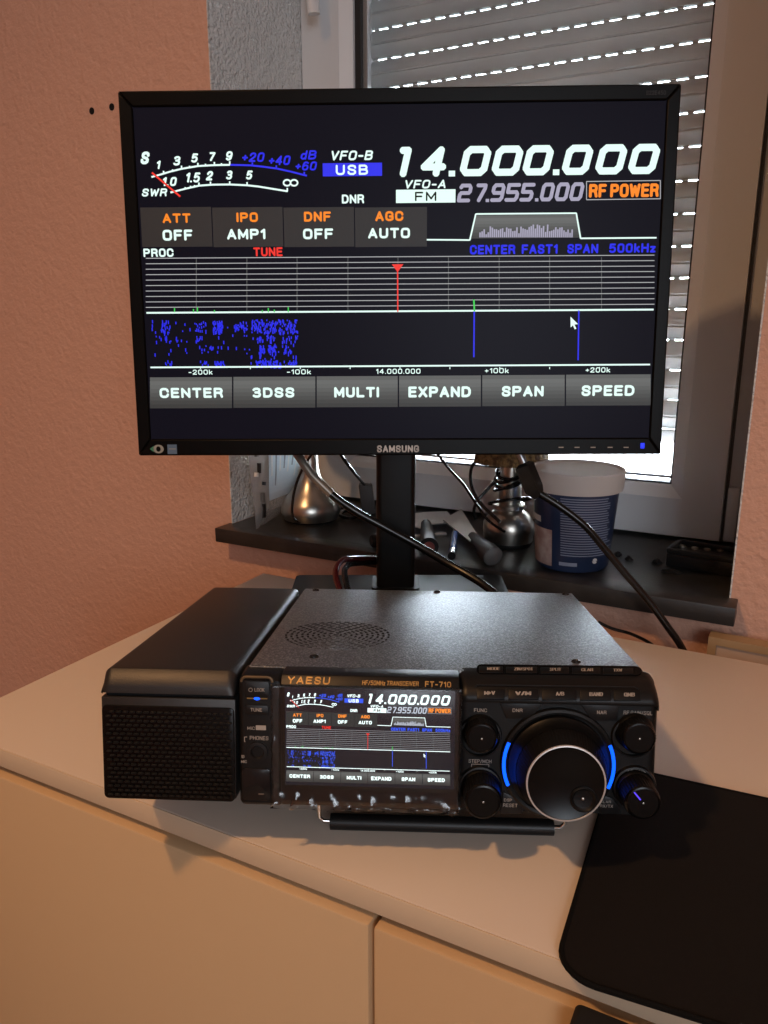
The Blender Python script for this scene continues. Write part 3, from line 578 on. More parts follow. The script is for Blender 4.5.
def slopeplate(name, u0, v0, u1, v1, P0, P1, m):
    y0, z0 = P0; y1, z1 = P1; n = Vector((0, -(z0-z1), (y0-y1))).normalized(); nn = RR @ n; o = RO+RR @ Vector((0, y0*mm, z0*mm))
    r_ = (v1-v0)/2; q = []
    for u, v in [(u1-r_*1.2+1.6*r_*math.cos(a), (v0+v1)/2+(u1-u0)*.006+r_*math.sin(a)) for a in [rad(-90+15*k) for k in range(13)]]+[(u0+r_+r_*math.cos(a), (v0+v1)/2-(u1-u0)*.006+r_*math.sin(a)) for a in [rad(90+15*k) for k in range(13)]]:
        q.append(Vector(RRi @ (onplane(u, v, o, nn)-RO))-n*.0004)
    f = MB(); f.prism(q, n*.0010, m); return rx(f, name)
slopeplate('button_recess', 476.5, 665.9, 640, 675.2, (13, 76), (4.5, 72.4), M['disc'])
r0 = [('mode_button', 479, 502.5, 'MODE', 487, 500), ('spot_button', 506, 537, 'ZIN/SPOT', 514, 533), ('split_button', 540.5, 568.5, 'SPLIT', 549.5, 561), ('clarifier_button', 572, 600, 'CLAR', 581, 593), ('transmit_clarifier_button', 603, 633, 'TXW', 613, 622)]
for n_, a, b, l_, la, lb_ in r0:
    k = (a-480)*.012; slopebtn(n_, a, 667.4+k, b, 673.8+k, (13, 76), (4.5, 72.4), l_, (la, 668.8+k, lb_, 671.6+k))
r1 = [('memory_to_vfo_button', 477, 504.5, 'M>V', 484, 495), ('vfo_memory_button', 508.5, 538.5, 'V/M', 515, 531), ('vfo_select_button', 542, 576.5, 'A/B', 555.5, 564), ('band_button', 580, 611, 'BAND', 589, 602.5), ('quick_memory_button', 614, 640, 'QMB', 623.5, 634.5)]
for n_, a, b, l_, la, lb_ in r1:
    k = (a-480)*.012; slopebtn(n_, a, 689+k, b, 699.6+k, (2.5, 71), (-1.9, 65.5), l_, (la, 691.8+k, lb_, 695.6+k))
f = MB(); nn = Vector((0, -1, .9)).normalized()
q = [rl(u, v, -.5) for u, v in ((473.5, 702), (473.5, 690), (478, 686), (636, 688), (640, 690.5))]; f.tube([(x, -.0005+(.0025 if z > .069 else 0), z) for x, z in q], .0004, M['front'], n=6, smoothpath=False); rx(f, 'button_surround')
# function keys on the face
FYm = 1.4
def facebtn(name, pts, label, lb):
    q = [rl(u, v, FYm) for u, v in pts]; f = MB(); f.prism([(x, .0016, z) for x, z in q], (0, -.0016, 0), M['blk'], bevel=.0004); b = rx(f, name); txt(b, name+'_lettering', label, *lb, 0.0)
facebtn('noise_button', [(500, 702.5), (542, 703), (531, 718), (506, 718)], 'DNR', (512.5, 708.5, 522.5, 712))
facebtn('narrow_button', [(580, 703), (618, 703.5), (617, 720), (592, 720)], 'NAR', (597, 710.5, 606.5, 714.2))
facebtn('reset_button', [(503, 791), (512, 795), (523, 806), (522, 813), (500, 813)], 'DSP', (504, 798.5, 512, 801.5)); txt(radio, 'reset_lettering', 'RESET', 503, 803.5, 517.5, 807, 0.0)
facebtn('lock_button', [(598, 793), (612, 797), (620, 806), (619, 813), (600, 813)], 'CLAR', (600, 800.5, 611, 803)); txt(radio, 'lock_lettering', 'RX/TX', 600, 804.5, 613, 807.5, 0.0)
txt(radio, 'function_lettering', 'FUNC', 474, 708.3, 487, 712, 1.4); txt(radio, 'noise_lettering', 'NAR/TX', 550, 708.8, 568, 712, 1.4, M['print'])
txt(radio, 'gain_lettering', 'RF GAIN/SQL', 623.5, 710.8, 652.5, 714.8, 1.4); txt(radio, 'step_lettering', 'STEP/MCH', 468.5, 759.3, 491.5, 763, 1.4); txt(radio, 'volume_lettering', 'AF GAIN', 627, 769.5, 645.5, 773.4, 1.4)
F = Flat(lambda x, z, l: (x, .00125, z)); b = RB(471.5, 764.2, 488.8, 768.6, 1.4); F.line([(b[0], b[1]), (b[2], b[1]), (b[2], b[3]), (b[0], b[3])], .0003, M['print'], 1, True); F.text('CS', *RB(478, 765.4, 482.5, 767.6, 1.4), M['print'], .01); F.mb.build('step_box_lettering', radio, sharp=False)
# knobs
RX = Matrix.Rotation(PI/2, 4, 'X')      # local z -> -y (towards the viewer)
def knob(name, u, v, r, h, pointer=None, ptm=None, flare=1.12):
    c = rl(u, v, 1.5-h*.5); T = Matrix.Translation((c[0], .0015, c[1])) @ RX
    f = MB(); hh = h*mm; R_ = r*mm
    f.lathe([(R_*flare, 0), (R_*flare, .002), (R_*1.02, .0035)], M['knob'], T, n=48)
    f.lathe([(R_, .003), (R_*.97, hh-.0015)], M['knob'], T, n=72, flute=.018, fn=36)
    f.lathe([(R_*.97, hh-.0015), (R_*.9, hh-.0003), (R_*.82, hh), (R_*.8, hh-.0004), (0, hh-.0004)], M['disc'], T, n=48); k = rx(f, name)
    if pointer is not None:
        g_ = MB(); a = rad(pointer); g_.box((-.0004, R_*.25, hh-.0003), (.0004, R_*.82, hh+.0001), ptm, T=T @ Matrix.Rotation(a, 4, 'Z')); g_.build('pointer', k)
    g_ = MB(); g_.lathe([(.0006, hh), (0, hh+.0003)], M['nickel'], T, n=12); g_.build('centre_pin', k)
    return k
knob('function_knob', 481, 735, 9.3, 11.5); knob('step_knob', 482, 795, 10.8, 18); knob('gain_knob', 637, 735, 9.8, 11.5); knob('volume_knob', 639, 796, 10.3, 18, 40, M['led2'])
# collars around the small knobs
for u, v in ((480, 736), (480, 786), (633, 736), (634, 786)):
    c = rl(u, v, 1.4); f = MB(); f.lathe([(.0128, 0), (.0122, .0022), (.0112, .0024), (.0110, .0005)], M['front'], Matrix.Translation((c[0], .0015, c[1])) @ RX, n=48); rx(f, 'knob_collar')
# main dial
dc = rl(558, 764, 0); DT = Matrix.Translation((dc[0], .0015, dc[1])) @ RX
f = MB(); f.lathe([(.0335, 0), (.0330, .003), (.0315, .0036), (.0300, .003)], M['front'], DT, n=96); rx(f, 'dial_collar')
for sgn, nm in ((-1, 0), (1, 0)):
    f = MB(); pts = []
    for k in range(15):
        a = rad(180-24+48*k/14) if sgn < 0 else rad(-24+48*k/14); pts.append(DT @ Vector((.0315*math.cos(a), .0315*math.sin(a), .0036)))
    f.tube(pts, .0010, M['led'], n=8, smoothpath=False); rx(f, 'dial_light')
f = MB(); DH = .0272; f.lathe([(.0290, .001), (.0288, .004), (.0268, .006), (.0262, .010), (.0258, .0125)], M['knob'], DT, n=96); f.lathe([(.0256, .0125), (.0219, DH-.001)], M['knob'], DT, n=180, flute=.006, fn=90)
f.lathe([(.0208, DH-.0002), (.0200, DH-.0006), (.0, DH-.0006)], M['disc'], DT, n=96); dial = rx(f, 'tuning_dial')
f = MB(); f.lathe([(.0219, DH-.001), (.0217, DH), (.0210, DH+.0001), (.0207, DH-.0004)], mat('dial_rim', (.75, .72, .70), .35, .5), DT, n=96); f.build('dial_rim', dial)
f = MB(); a_ = rad(-42); T = DT @ Matrix.Translation((.0128*math.cos(a_), .0128*math.sin(a_), DH-.0004))
f.lathe([(.0072, -.0002), (.0072, .0008), (.0066, .0012), (.0050, -.0003), (0, -.001)], M['knob'], T, n=40); f.lathe([(.0012, -.0006), (.0008, .0002), (0, .0005)], M['nickel'], T, n=14); f.build('finger_dimple', dial)
# top vent, screws
vc = (Vector(rz(283, 635, TH))+Vector(rz(392, 635, TH)))/2; vr = (Vector(rz(392, 635, TH))-Vector(rz(283, 635, TH))).length/2
f = MB(); slotm = M['hole']
for i in range(10):
    r = vr*(i+.6)/10.2; n = max(3, int(2*PI*r/.0062)); dl_ = .0040; wd = .0016
    for k in range(n):
        a = 2*PI*(k+.5*(i % 2))/n; T = Matrix.Translation((vc[0]+r*math.cos(a), vc[1]+r*math.sin(a), TH*mm)) @ Matrix.Rotation(a+PI/2, 4, 'Z')
        f.prism([(x, y, -.0003) for x, y in rrect(-dl_/2, dl_/2, -wd/2, wd/2, wd*.49, 3)], (0, 0, .00045), slotm, T=T)
        f.box((-dl_/2, -wd*.72, -.0002), (dl_/2, -wd*.52, .0003), M['case'], T=T)
rx(f, 'vent_slots')
for u, v in ((314, 657), (576, 662), (316, 590.5), (437, 592), (565, 594)):
    c = rz(u, v, TH); f = MB(); T = Matrix.Translation((c[0], min(c[1], .2365), TH*mm)); f.lathe([(.0030, -.0001), (.0030, .0003), (.0026, .0011), (.0016, .0014), (.0012, .0008), (0, .0008)], M['blkg'], T, n=20); rx(f, 'case_screw')
# tilt bail and feet
T_ = radio.matrix_basis.copy(); T_ = Matrix.Translation(RO) @ RR.to_4x4(); Ti = T_.inverted()
b0 = onz(321, 821, .0052); b1 = onz(563, 827.5, .0052); m0 = T_ @ Vector((.036, .050, -.001)); m1 = T_ @ Vector((.200, .050, -.001))
loc = lambda p: Ti @ Vector(p)
u0 = Vector((b0.x, b0.y, 0)); up = Vector((0, 0, 1)); dv = (b1-b0).normalized()
f = MB(); f.tube([loc(p) for p in (b0-dv*.001+up*.034, b0-dv*.001+up*.003, b0+dv*.002, b1-dv*.002, b1+dv*.001+up*.003, b1+dv*.001+up*.030)], .0014, M['chrome'], n=10, smoothpath=False); bail = rx(f, 'tilt_stand')
f = MB(); f.tube([loc(p) for p in (b0+dv*.006, b1-dv*.006)], .0050, M['blk'], n=16); f.build('rubber_sleeve', bail)
for x in (.022, .214):
    f = MB(); q = T_ @ Vector((x, .222, 0)); q.z = 0; T = Ti @ Matrix.Translation(q); f.lathe([(.0, .0002), (.009, .0002), (.0095, .0025), (.008, .006), (0, .006)], M['blk'], T, n=28); rx(f, 'rubber_foot')

# ------------------------------------------------------------------ external speaker
spk = empty('external_speaker', RO, RR); tag(spk, 'black box loudspeaker with ribbed front grille, left of the radio on the sideboard', 'speaker')
sxa, sxb = -83.5, -3.5
def spp(mb, n, par=None): return mb.build(n, par or spk)
f = MB(); t = bmesh.new()
prof = [(D-3, 76.3), (4.8, 76.3), (3.6, 75.8), (-1.0, 68), (-1.4, 66.6), (-1.4, 62.8), (D-3, 62.8)]
pts = [(y*mm, z*mm) for y, z in prof]
N = 7; rings = []; cut = 5.5
for i in range(2*N):
    e = i if i < N else 2*N-1-i; a = (e/(N-1))*PI/2; k = cut*(1-math.sin(a)); xx = (sxa+cut*(1-math.cos(a)) if i < N else sxb-cut*(1-math.cos(a)))
    rings.append([t.verts.new((xx*mm, y+(k*.5*mm if y < .02 and z > .0629 else 0), z-(k*mm if z > .064 else 0))) for y, z in pts])
for i in range(2*N-1):
    for k in range(len(pts)): l = (k+1) % len(pts); t.faces.new([rings[i][k], rings[i][l], rings[i+1][l], rings[i+1][k]])
t.faces.new(rings[0]); t.faces.new(rings[-1][::-1]); bmesh.ops.recalc_face_normals(t, faces=t.faces[:]); f.add(t, M['spk'], smooth=True); spp(f, 'upper_case')
f = MB(); f.box(((sxa+2)*mm, .002, .0598), ((sxb-2)*mm, (D-4)*mm, .0632), M['hole']); spp(f, 'groove_band')
f = MB(); f.prism([(x*mm, -.0014, z*mm) for x, z in [(sxa+6, -2.6), (sxb-3, -2.6), (sxb, 0), (sxb, 60.4), (sxa, 60.4), (sxa, 6), (sxa+1.2, 1.2)]], (0, (D-3)*mm, 0), M['spk'], bevel=.0008); spp(f, 'lower_case')
f = MB(); f.prism([(x, -.0012, z) for x, z in rrect((sxa+.6)*mm, (sxb-.6)*mm, -.0018, .0556, .0030)], (0, -.0014, 0), M['disc'], bevel=.0004)
rows = 20; cols = 18
for j in range(rows):
    z = .0006+j*.0535/rows
    for i in range(cols):
        x = (sxa+3.2+(i+.5*(j % 2))*(78-4)/cols)*mm
        if x > (sxb-4)*mm: continue
        f.box((x, -.0037, z), (x+.0031, -.0024, z+.0011), M['knob'], bevel=.0003, seg=1)
spp(f, 'speaker_grille')
for x in (-.074, -.013):
    for y in (.228,):
        q = T_ @ Vector((x, y, -.0026)); f = MB(); T = Ti @ Matrix.Translation((q.x, q.y, 0)); hh = q.z+(.001 if y > .1 else .0015)
        f.lathe([(0, .0002), (.007, .0002), (.0072, hh*.6), (.006, hh), (0, hh)], M['blk'], T, n=24); spp(f, 'rubber_foot')

# ------------------------------------------------------------------ mouse pad
pm = [onz(u, v, .003) for u, v in ((614, 765), (655.7, 774), (768, 798.6), (600, 815), (566.5, 930), (600, 986), (720, 1023.5))]
def inter(a, b, c, d):
    r = b-a; s = d-c; k = ((c.x-a.x)*s.y-(c.y-a.y)*s.x)/(r.x*s.y-r.y*s.x); return a+r*k
tl = inter(pm[1], pm[2], pm[3], pm[4]); bl_ = inter(pm[3], pm[4], pm[5], pm[6])
ex = (pm[2]-pm[1]).normalized(); ex2 = (pm[6]-pm[5]).normalized(); tr = tl+ex*.42; br_ = bl_+ex2*.42
def roundpoly(P, r, n=8):
    out = []; L = len(P)
    for i in range(L):
        p = P[i]; a = (P[i-1]-p).normalized(); b = (P[(i+1) % L]-p).normalized()
        ang = a.angle(b); d = r/math.tan(ang/2); A_ = p+a*d; B2 = p+b*d; bis = (a+b).normalized(); C_ = p+bis*(r/math.sin(ang/2))
        v0 = A_-C_; v1 = B2-C_; th_ = v0.angle(v1)
        for k in range(n+1):
            w_ = k/n; out.append(C_+(v0*math.sin((1-w_)*th_)+v1*math.sin(w_*th_))/math.sin(th_))
    return out
mp = empty('mouse_pad', (tl+br_)/2); mp.location.z = 0; tag(mp, 'large black cloth mouse pad with stitched edge on the right of the sideboard', 'mouse pad')
rp = roundpoly([tl, tr, br_, bl_], .019)
f = MB(); f.prism([(p.x, p.y, .0003) for p in rp], (0, 0, .0027), M['pad']); o = f.build('cloth_surface', mp); o.matrix_parent_inverse = Matrix.Translation(-mp.location)
f = MB(); f.tube([(p.x, p.y, .0019) for p in rp], .0017, M['padedge'], n=8, closed=True, smoothpath=False); o = f.build('stitched_edge', mp); o.matrix_parent_inverse = Matrix.Translation(-mp.location)

# black pouch under tabletop edge, in front of the door
yq = DY0-.012; p0 = ony(573, 992, yq); p1 = ony(660, 1030, yq)
f = MB(); xs_ = p0.x; zt_ = -th-.001
f.prism([(x, DY0-.0042, z) for x, z in rrect(xs_, xs_+.30, zt_-.07, zt_, .004)], (0, -.013, 0), M['cloth'], bevel=.003)
o = f.build('black_pouch'); tag(o, 'black fabric pouch hanging against the sideboard door below the mouse pad', 'pouch')

# ------------------------------------------------------------------ things on the sill
def lamp(name, c, prof, label, grp, shz, shr, cordpts, shadeh=.10, stemr=.006):
    r_ = empty(name, (c.x, c.y, SZ)); tag(r_, label, 'lamp', grp)
    f = MB(); f.lathe(prof, M['nickel'], n=56); f.build('lamp_base', r_)
    f = MB(); f.lathe([(prof[0][0]*1.0, 0), (prof[0][0]*1.04, .002), (prof[0][0]*1.04, .005), (prof[0][0]*.9, .006)], M['blk'], n=48); f.build('base_ring', r_)
    f = MB(); f.tube([(0, 0, prof[-1][1]-.002), (0, 0, shz+shadeh*.5)], stemr, M['nickel'], n=16); f.build('stem', r_)
    f = MB(); n = 56
    f.lathe([(shr, shz), (shr*.72, shz+shadeh), (shr*.70, shz+shadeh), (shr*.97, shz+.001), (shr, shz)], M['woven'], n=n); f.tube([(shr*.7, 0, shz+shadeh-.003), (-shr*.7, 0, shz+shadeh-.003)], .0015, M['nickel'], n=6)
    f.tube([(0, shr*.7, shz+shadeh-.003), (0, -shr*.7, shz+shadeh-.003)], .0015, M['nickel'], n=6); f.build('lamp_shade', r_)
    f = MB(); f.tube([Vector(p)-Vector((c.x, c.y, SZ)) for p in cordpts], .0018, M['cable'], n=8); f.build('lamp_cord', r_)
    return r_
lc = onz(311, 519, SZ); k = (LEVEL.inverted() @ (lc-CAM)).y/FPX*1.0     # metres per px at that depth
def zat(c, v): # height of the vertical axis through c seen at row v
    lo, hi = -.5, 1.5
    ci = Li @ (Vector((c.x, c.y, 0))-Vector((0, 0, 0)))
    ph_ = math.atan((v-512)/FPX)+PITCH; return CAM.z-ci.y*math.tan(ph_)
prof = [(24.5*k, .001), (25.5*k, .006)]+[(w_*k, zat(lc, v)-SZ) for v, w_ in ((517, 28), (511, 30.3), (505, 30), (499, 27), (492, 21), (485, 15.5), (477, 11.5), (467, 9), (452, 8.5))]
lamp('table_lamp', lc, prof, 'brushed silver onion-shaped lamp base on the dark sill, left of the monitor stand', 'silver lamps on the window sill', .20, .048,
     [onf(313, 452, .99), onf(303, 468, 1.0), onf(296, 485, 1.0), onf(292.5, 503, 1.0), onf(293, 517, 1.0), onf(300, 524, 1.0)])
rc = onz(508, 543, SZ); kr = (Li @ (rc-CAM)).y/FPX
prof = [(24*kr, .001), (25*kr, .006)]+[(w_*kr, zat(rc, v)-SZ) for v, w_ in ((536, 25), (529, 26.5), (522, 26), (514, 21), (509, 14), (506.5, 17.5), (503.5, 17.5), (502, 11), (494, 12), (480, 11), (466, 9.5))]
lamp('table_lamp', rc, prof, 'polished silver lamp base wrapped in black cord with woven shade rim, beside the bucket', 'silver lamps on the window sill', zat(rc, 461)-SZ, 38*kr,
     [onf(436, 452, 1.02), onf(450, 470, 1.0), onf(463, 484, .98), onf(475, 502, .96), onf(488, 520, .935), onf(505, 532, .92)], .09)
f = MB(); base = rc
for (a0, rr_, z0) in ((0, 14, 470), (1, 15.5, 474), (.5, 15, 479), (2.1, 16, 484), (3.3, 21, 501)):
    pts = [Vector((rc.x+rr_*kr*math.cos(a0+t), rc.y+rr_*kr*math.sin(a0+t), zat(rc, z0)+.009*math.sin(t+a0*1.7))) for t in [i*PI/6 for i in range(12)]]
    f.tube(pts, .0021, M['cable'], n=8, closed=True, res=3)
f.tube([onf(478, 458, 1.0), onf(471, 470, .98), onf(472, 488, .97), onf(482, 505, .95), onf(500, 522, .93)], .0022, M['cable'], n=8)
f.tube([onf(498, 478, .99), onf(488, 489, .985), onf(478, 500, .98), onf(474, 510, .98), onf(476, 519, .98)], .0022, M['cable'], n=8)
tag(f.build('coiled_cord'), 'black cord coiled around the polished lamp base beside the bucket', 'cord')

# bucket
bc = onz(571.5, 563, SZ); bk_ = (Li @ (bc-CAM)).y/FPX
bu = empty('plastic_bucket', (bc.x, bc.y, SZ)); tag(bu, 'blue printed plastic bucket with white lid on the window sill', 'bucket')
zl = zat(bc, 487)-SZ+.001; zt2 = zat(bc, 467)-SZ; rb, rt_, rlid = 37.0*bk_, 43.0*bk_, 47.5*bk_
f = MB(); f.lathe([(0, .001), (rb*.95, .001), (rb, .004), (rt_, zl), (rt_, zl+.01), (0, zl+.01)], M['tub'], n=72); body = f.build('bucket_body', bu)
f = MB(); f.lathe([(rlid*.93, zl-.001), (rlid*.965, zl-.001), (rlid*.985, zl+.002), (rlid, zt2-.006), (rlid, zt2-.001), (rlid*.985, zt2), (rlid*.94, zt2), (rlid*.92, zt2-.003), (0, zt2-.003)], M['lid'], n=72); f.build('lid', bu)
def onbucket(u, v):
    """point on the bucket's wall seen at a pixel -> (angle, height)"""
    r = ray(u, v); o = CAM-Vector((bc.x, bc.y, SZ)); R_ = rt_
    for _ in range(12):
        a_q = r.x*r.x+r.y*r.y; b_q = o.x*r.x+o.y*r.y; c_q = o.x*o.x+o.y*o.y-R_*R_; dq = max(0, b_q*b_q-a_q*c_q); t = (-b_q-math.sqrt(dq))/a_q; p = o+r*t; R_ = rb+(rt_-rb)*(p.z/zl)
    return math.atan2(p.y, p.x), p.z
def bpatch(mb, u0, v0, u1, v1, m, lift=.0003, n=8):
    a0, z1_ = onbucket(u0, v0); a1, _ = onbucket(u1, (v0+v1)/2); _, z0_ = onbucket(u0, v1)
    if a1 < a0: a1 += 2*PI
    for i in range(n):
        q = []
        for a, z in ((a0+(a1-a0)*i/n, z0_), (a0+(a1-a0)*(i+1)/n, z0_), (a0+(a1-a0)*(i+1)/n, z1_), (a0+(a1-a0)*i/n, z1_)):
            R_ = rb+(rt_-rb)*(z/zl)+lift; q.append((R_*math.cos(a), R_*math.sin(a), z))
        mb.poly(q, m, True)
f = MB(); bpatch(f, 533.5, 521, 552, 556, M['tubpic']); f.build('label_picture', body, sharp=False)
f = MB()
for i in range(24): v = 498+i*2.45; bpatch(f, 560.5, v, 560.5+50-random.random()*5, v+1.0, M['tubtxt'], n=10)
f.build('label_text', body, sharp=False); f = MB(); bpatch(f, 534, 510, 541, 516, M['white'], n=3); f.build('label_heading', body, sharp=False); f = MB(); bpatch(f, 559, 561.5, 577, 565, M['tubtxt'], n=4); f.build('address_block', body, sharp=False); f = MB()
a, z = onbucket(594.5, 561); R_ = rb+(rt_-rb)*(z/zl)+.0004
def cylp(da, dz_): return (R_*math.cos(a+da/R_), R_*math.sin(a+da/R_), z+dz_)
for s_ in (0, PI):
    f.poly([cylp(.0033*math.cos(t+s_), .0033*math.sin(t+s_)) for t in [i*PI/8 for i in range(8)]]+[cylp(-.0012*math.cos(s_), .001*math.sin(1)*0), ], M['white'])
f.build('recycling_mark', body, sharp=False)

# plastic packet against left reveal
nb = onz(256, 529, SZ+.001); fb = onz(289, 508, SZ+.001); nt_ = ony(247, 445, nb.y); ft = ony(304, 445, fb.y)
pk = empty('plastic_packet', (nb+fb)/2); tag(pk, 'clear plastic packet with printed card and small black parts, leaning by the white reveal', 'packet')
def pkp(s, t, off=0):
    p = nb*(1-s)*(1-t)+fb*s*(1-t)+nt_*(1-s)*t+ft*s*t; n = (fb-nb).cross(nt_-nb).normalized()
    if n.dot(CAM-nb) < 0: n = -n
    return p+n*(off+.0005*math.sin(3*s+5*t)*math.sin(7*t))-pk.location
f = MB()
for off, d in ((.0028, 1), (-.0010, -1)):
    g_ = [[f.bm.verts.new(pkp(i/14, j/14, off*(1 if 0 < i < 14 and 0 < j < 14 else .1)+(.0012*math.sin(i*2.1+j*1.3) if 0 < i < 14 else 0))) for i in range(15)] for j in range(15)]
    for j in range(14):
        for i in range(14): q = f.bm.faces.new([g_[j][i], g_[j][i+1], g_[j+1][i+1], g_[j+1][i]]); q.material_index = f.mi(M['bag']); q.smooth = True
f.build('plastic_bag', pk)
card = mat('packet_card', (.62, .72, .80), .5); card2 = mat('packet_card_dark', (.22, .26, .30), .5)
f = MB()
def cardq(s0, s1, t0, t1, off, m_, n=8):
    for a in range(n):
        for b in range(3):
            S0 = s0+(s1-s0)*b/3; S1 = s0+(s1-s0)*(b+1)/3; T0 = t0+(t1-t0)*a/n; T1 = t0+(t1-t0)*(a+1)/n
            f.poly([pkp(S0, T0, off), pkp(S1, T0, off), pkp(S1, T1, off), pkp(S0, T1, off)], m_)
cardq(.30, .95, .28, .985, .0046, card)
for i in range(7): st = .34+i*.082; t0 = .45+.3*random.random(); cardq(st, st+.03, t0, .975, .0049, (M['white'], card2)[i % 2])
f.build('printed_card', pk, sharp=False)
f = MB()
for s, t, h, m_ in ((.16, .10, .17, M['blk']), (.16, .29, .12, M['grip']), (.20, .50, .04, M['blk']), (.12, .66, .12, M['blk']), (.10, .86, .08, M['grip']), (.06, .62, .05, M['white'])):
    f.tube([pkp(s, t, .0035), pkp(s+.01, t+h, .0035)], .0034, m_, n=8)
f.build('small_parts', pk)

# scraper with grey handle
def outl(pts, z): return [onz(u, v, z) for u, v in pts]
def flatthing(mb, pts, z0, h, m, bevel=0): q = outl(pts, z0+h); mb.prism([(p.x, p.y, z0) for p in q], (0, 0, h), m, bevel=bevel)
r_ = empty('scraper', onz(465, 540, SZ)); tag(r_, 'paint scraper with bare steel blade and thick grey handle, beside the lamp base', 'scraper')
def child(mb, name, root): o = mb.build(name, root); o.matrix_parent_inverse = Matrix.Translation(-root.location); return o
f = MB(); flatthing(f, [(443, 519.6), (461.3, 509), (477, 534), (469.5, 541)], SZ+.009, .0012, M['steel']); child(f, 'blade', r_)
a = onz(472, 535.5, SZ+.010); b = onz(493.5, 557, SZ+.012); f = MB()
f.tube([a, a.lerp(b, .3), a.lerp(b, .6), b.lerp(a, .12), b], lambda t: .0055+.0065*min(1, t*1.5) if t < .97 else .0085, M['grip'], n=16, flat=(1, .85)); child(f, 'handle', r_)
r_ = empty('scraper', onz(430, 530, SZ)); tag(r_, 'scraper with wide worn steel blade and black handle, just right of the monitor stand neck', 'scraper')
f = MB(); flatthing(f, [(408, 514), (424, 512), (447, 511), (452, 517), (446, 523), (432, 524), (425, 529), (412, 526)], SZ+.006, .0012, M['steel']); child(f, 'blade', r_)
a = onz(426, 524, SZ+.010); b = onz(429, 547, SZ+.010); f = MB(); f.tube([a, a.lerp(b, .5), b], lambda t: .007+.005*t, M['blk'], n=18); f.tube([b+(b-a).normalized()*.0002, b+(b-a).normalized()*.0015], .007, M['rust'], n=16); child(f, 'handle', r_)
# lighter
r_ = empty('lighter', onz(453, 546, SZ)); tag(r_, 'small blue lighter lying on the dark sill between the two scrapers', 'lighter')
a = onz(454.5, 534, SZ+.0065); b = onz(451.5, 556, SZ+.0065)
f = MB(); f.tube([a, a.lerp(b, .75)], .0058, M['blue'], n=16, flat=(1, .7)); child(f, 'fuel_body', r_)
f = MB(); f.tube([a.lerp(b, .75), a.lerp(b, .95)], .0055, M['chrome'], n=16, flat=(1, .7)); f.tube([a.lerp(b, .95), b], .0050, M['blk'], n=12); child(f, 'metal_cap', r_)
# screwdriver behind the neck
r_ = empty('screwdriver', onz(372, 545, SZ)); tag(r_, 'black handled screwdriver lying on the sill, its end showing left of the stand neck', 'screwdriver')
a = onz(371, 541, SZ+.0085); b = onz(403, 538, SZ+.0085); f = MB(); f.tube([a, a.lerp(b, .1), a.lerp(b, .5), b], lambda t: .0062+.0022*math.sin(PI*min(1, t*1.2+.1)), M['blk'], n=16); child(f, 'handle', r_)
f = MB(); f.tube([b, b+(b-a).normalized()*.06], .0025, M['steel'], n=10); child(f, 'shaft', r_)
# adapter + cord
r_ = empty('power_adapter', onz(368, 514, SZ)); tag(r_, 'dark grey plug adapter with cord standing on the sill behind the monitor neck', 'adapter')
c = onz(369, 513, SZ); zz = zat(c, 484)-SZ; f = MB(); f.box((-.010, -.009, 0), (.010, .009, zz), M['grip'], T=Matrix.Translation((c.x, c.y, SZ+.0003)) @ Matrix.Rotation(YAW, 4, 'Z') @ Matrix.Shear('XY', 4, (-.12, 0)), bevel=.002); child(f, 'adapter_body', r_)
f = MB(); f.tube([Vector((c.x, c.y, SZ+zz-.002)) + LEVEL @ Vector((-.006, 0, 0)), onf(352, 470, 1.0), onf(343, 458, .98), onf(338, 448, .97)], .0023, M['cable'], n=8); child(f, 'adapter_cord', r_)
f = MB(); f.tube([onz(u, v, SZ+.004) for u, v in ((332, 512), (345, 507), (356, 509), (361, 514), (350, 518), (340, 515), (347, 511), (358, 517), (372, 521))], .0024, M['cable'], n=8)
tag(f.build('loose_cord'), 'short tangle of black cord on the sill between left lamp and adapter', 'cord')

# charger
c0 = onz(665, 566, SZ); c1 = onz(733, 578, SZ); dv_ = (c1-c0); ln = .072; ang = math.atan2(dv_.y, dv_.x); 
r_ = empty('battery_charger', c0, (0, 0, ang)); tag(r_, 'black battery charger box with four round contacts at the right end of the sill', 'charger')
hz_ = .022; bpt = onz(674, 537.6, SZ+hz_); dep = ((bpt-c0).dot(Vector((-math.sin(ang), math.cos(ang), 0))))
c1x = (onz(733, 578, SZ)-c0).length; ln = c1x
f = MB(); f.box((0, 0, .0002), (ln, dep, hz_*.75), M['blk'], bevel=.002); f.build('charger_body', r_)
f = MB(); ring_pts = [((0, 0), (ln, .006)), ((0, dep-.005), (ln, dep)), ((0, .006), (.005, dep-.005)), ((ln-.005, .006), (ln, dep-.005))]
for (a, b) in ring_pts: f.box((a[0], a[1], hz_*.74), (b[0], b[1], hz_), M['blk'], bevel=.0008)
f.build('charger_rim', r_)
for u, v in ((682.6, 544.5), (695, 546.4), (707.4, 547.8), (720.5, 548.4)):
    p = onz(u, v, SZ+.019); q = Matrix.Rotation(-ang, 3, 'Z') @ (p-c0); f = MB(); f.lathe([(.0042, hz_*.74), (.0040, hz_*.74+.0015), (.0028, hz_*.74+.0018), (.0022, hz_*.74+.0008), (0, hz_*.74+.003)], M['nickel'], Matrix.Translation((q.x, q.y, 0)), n=20); f.build('contact', r_)
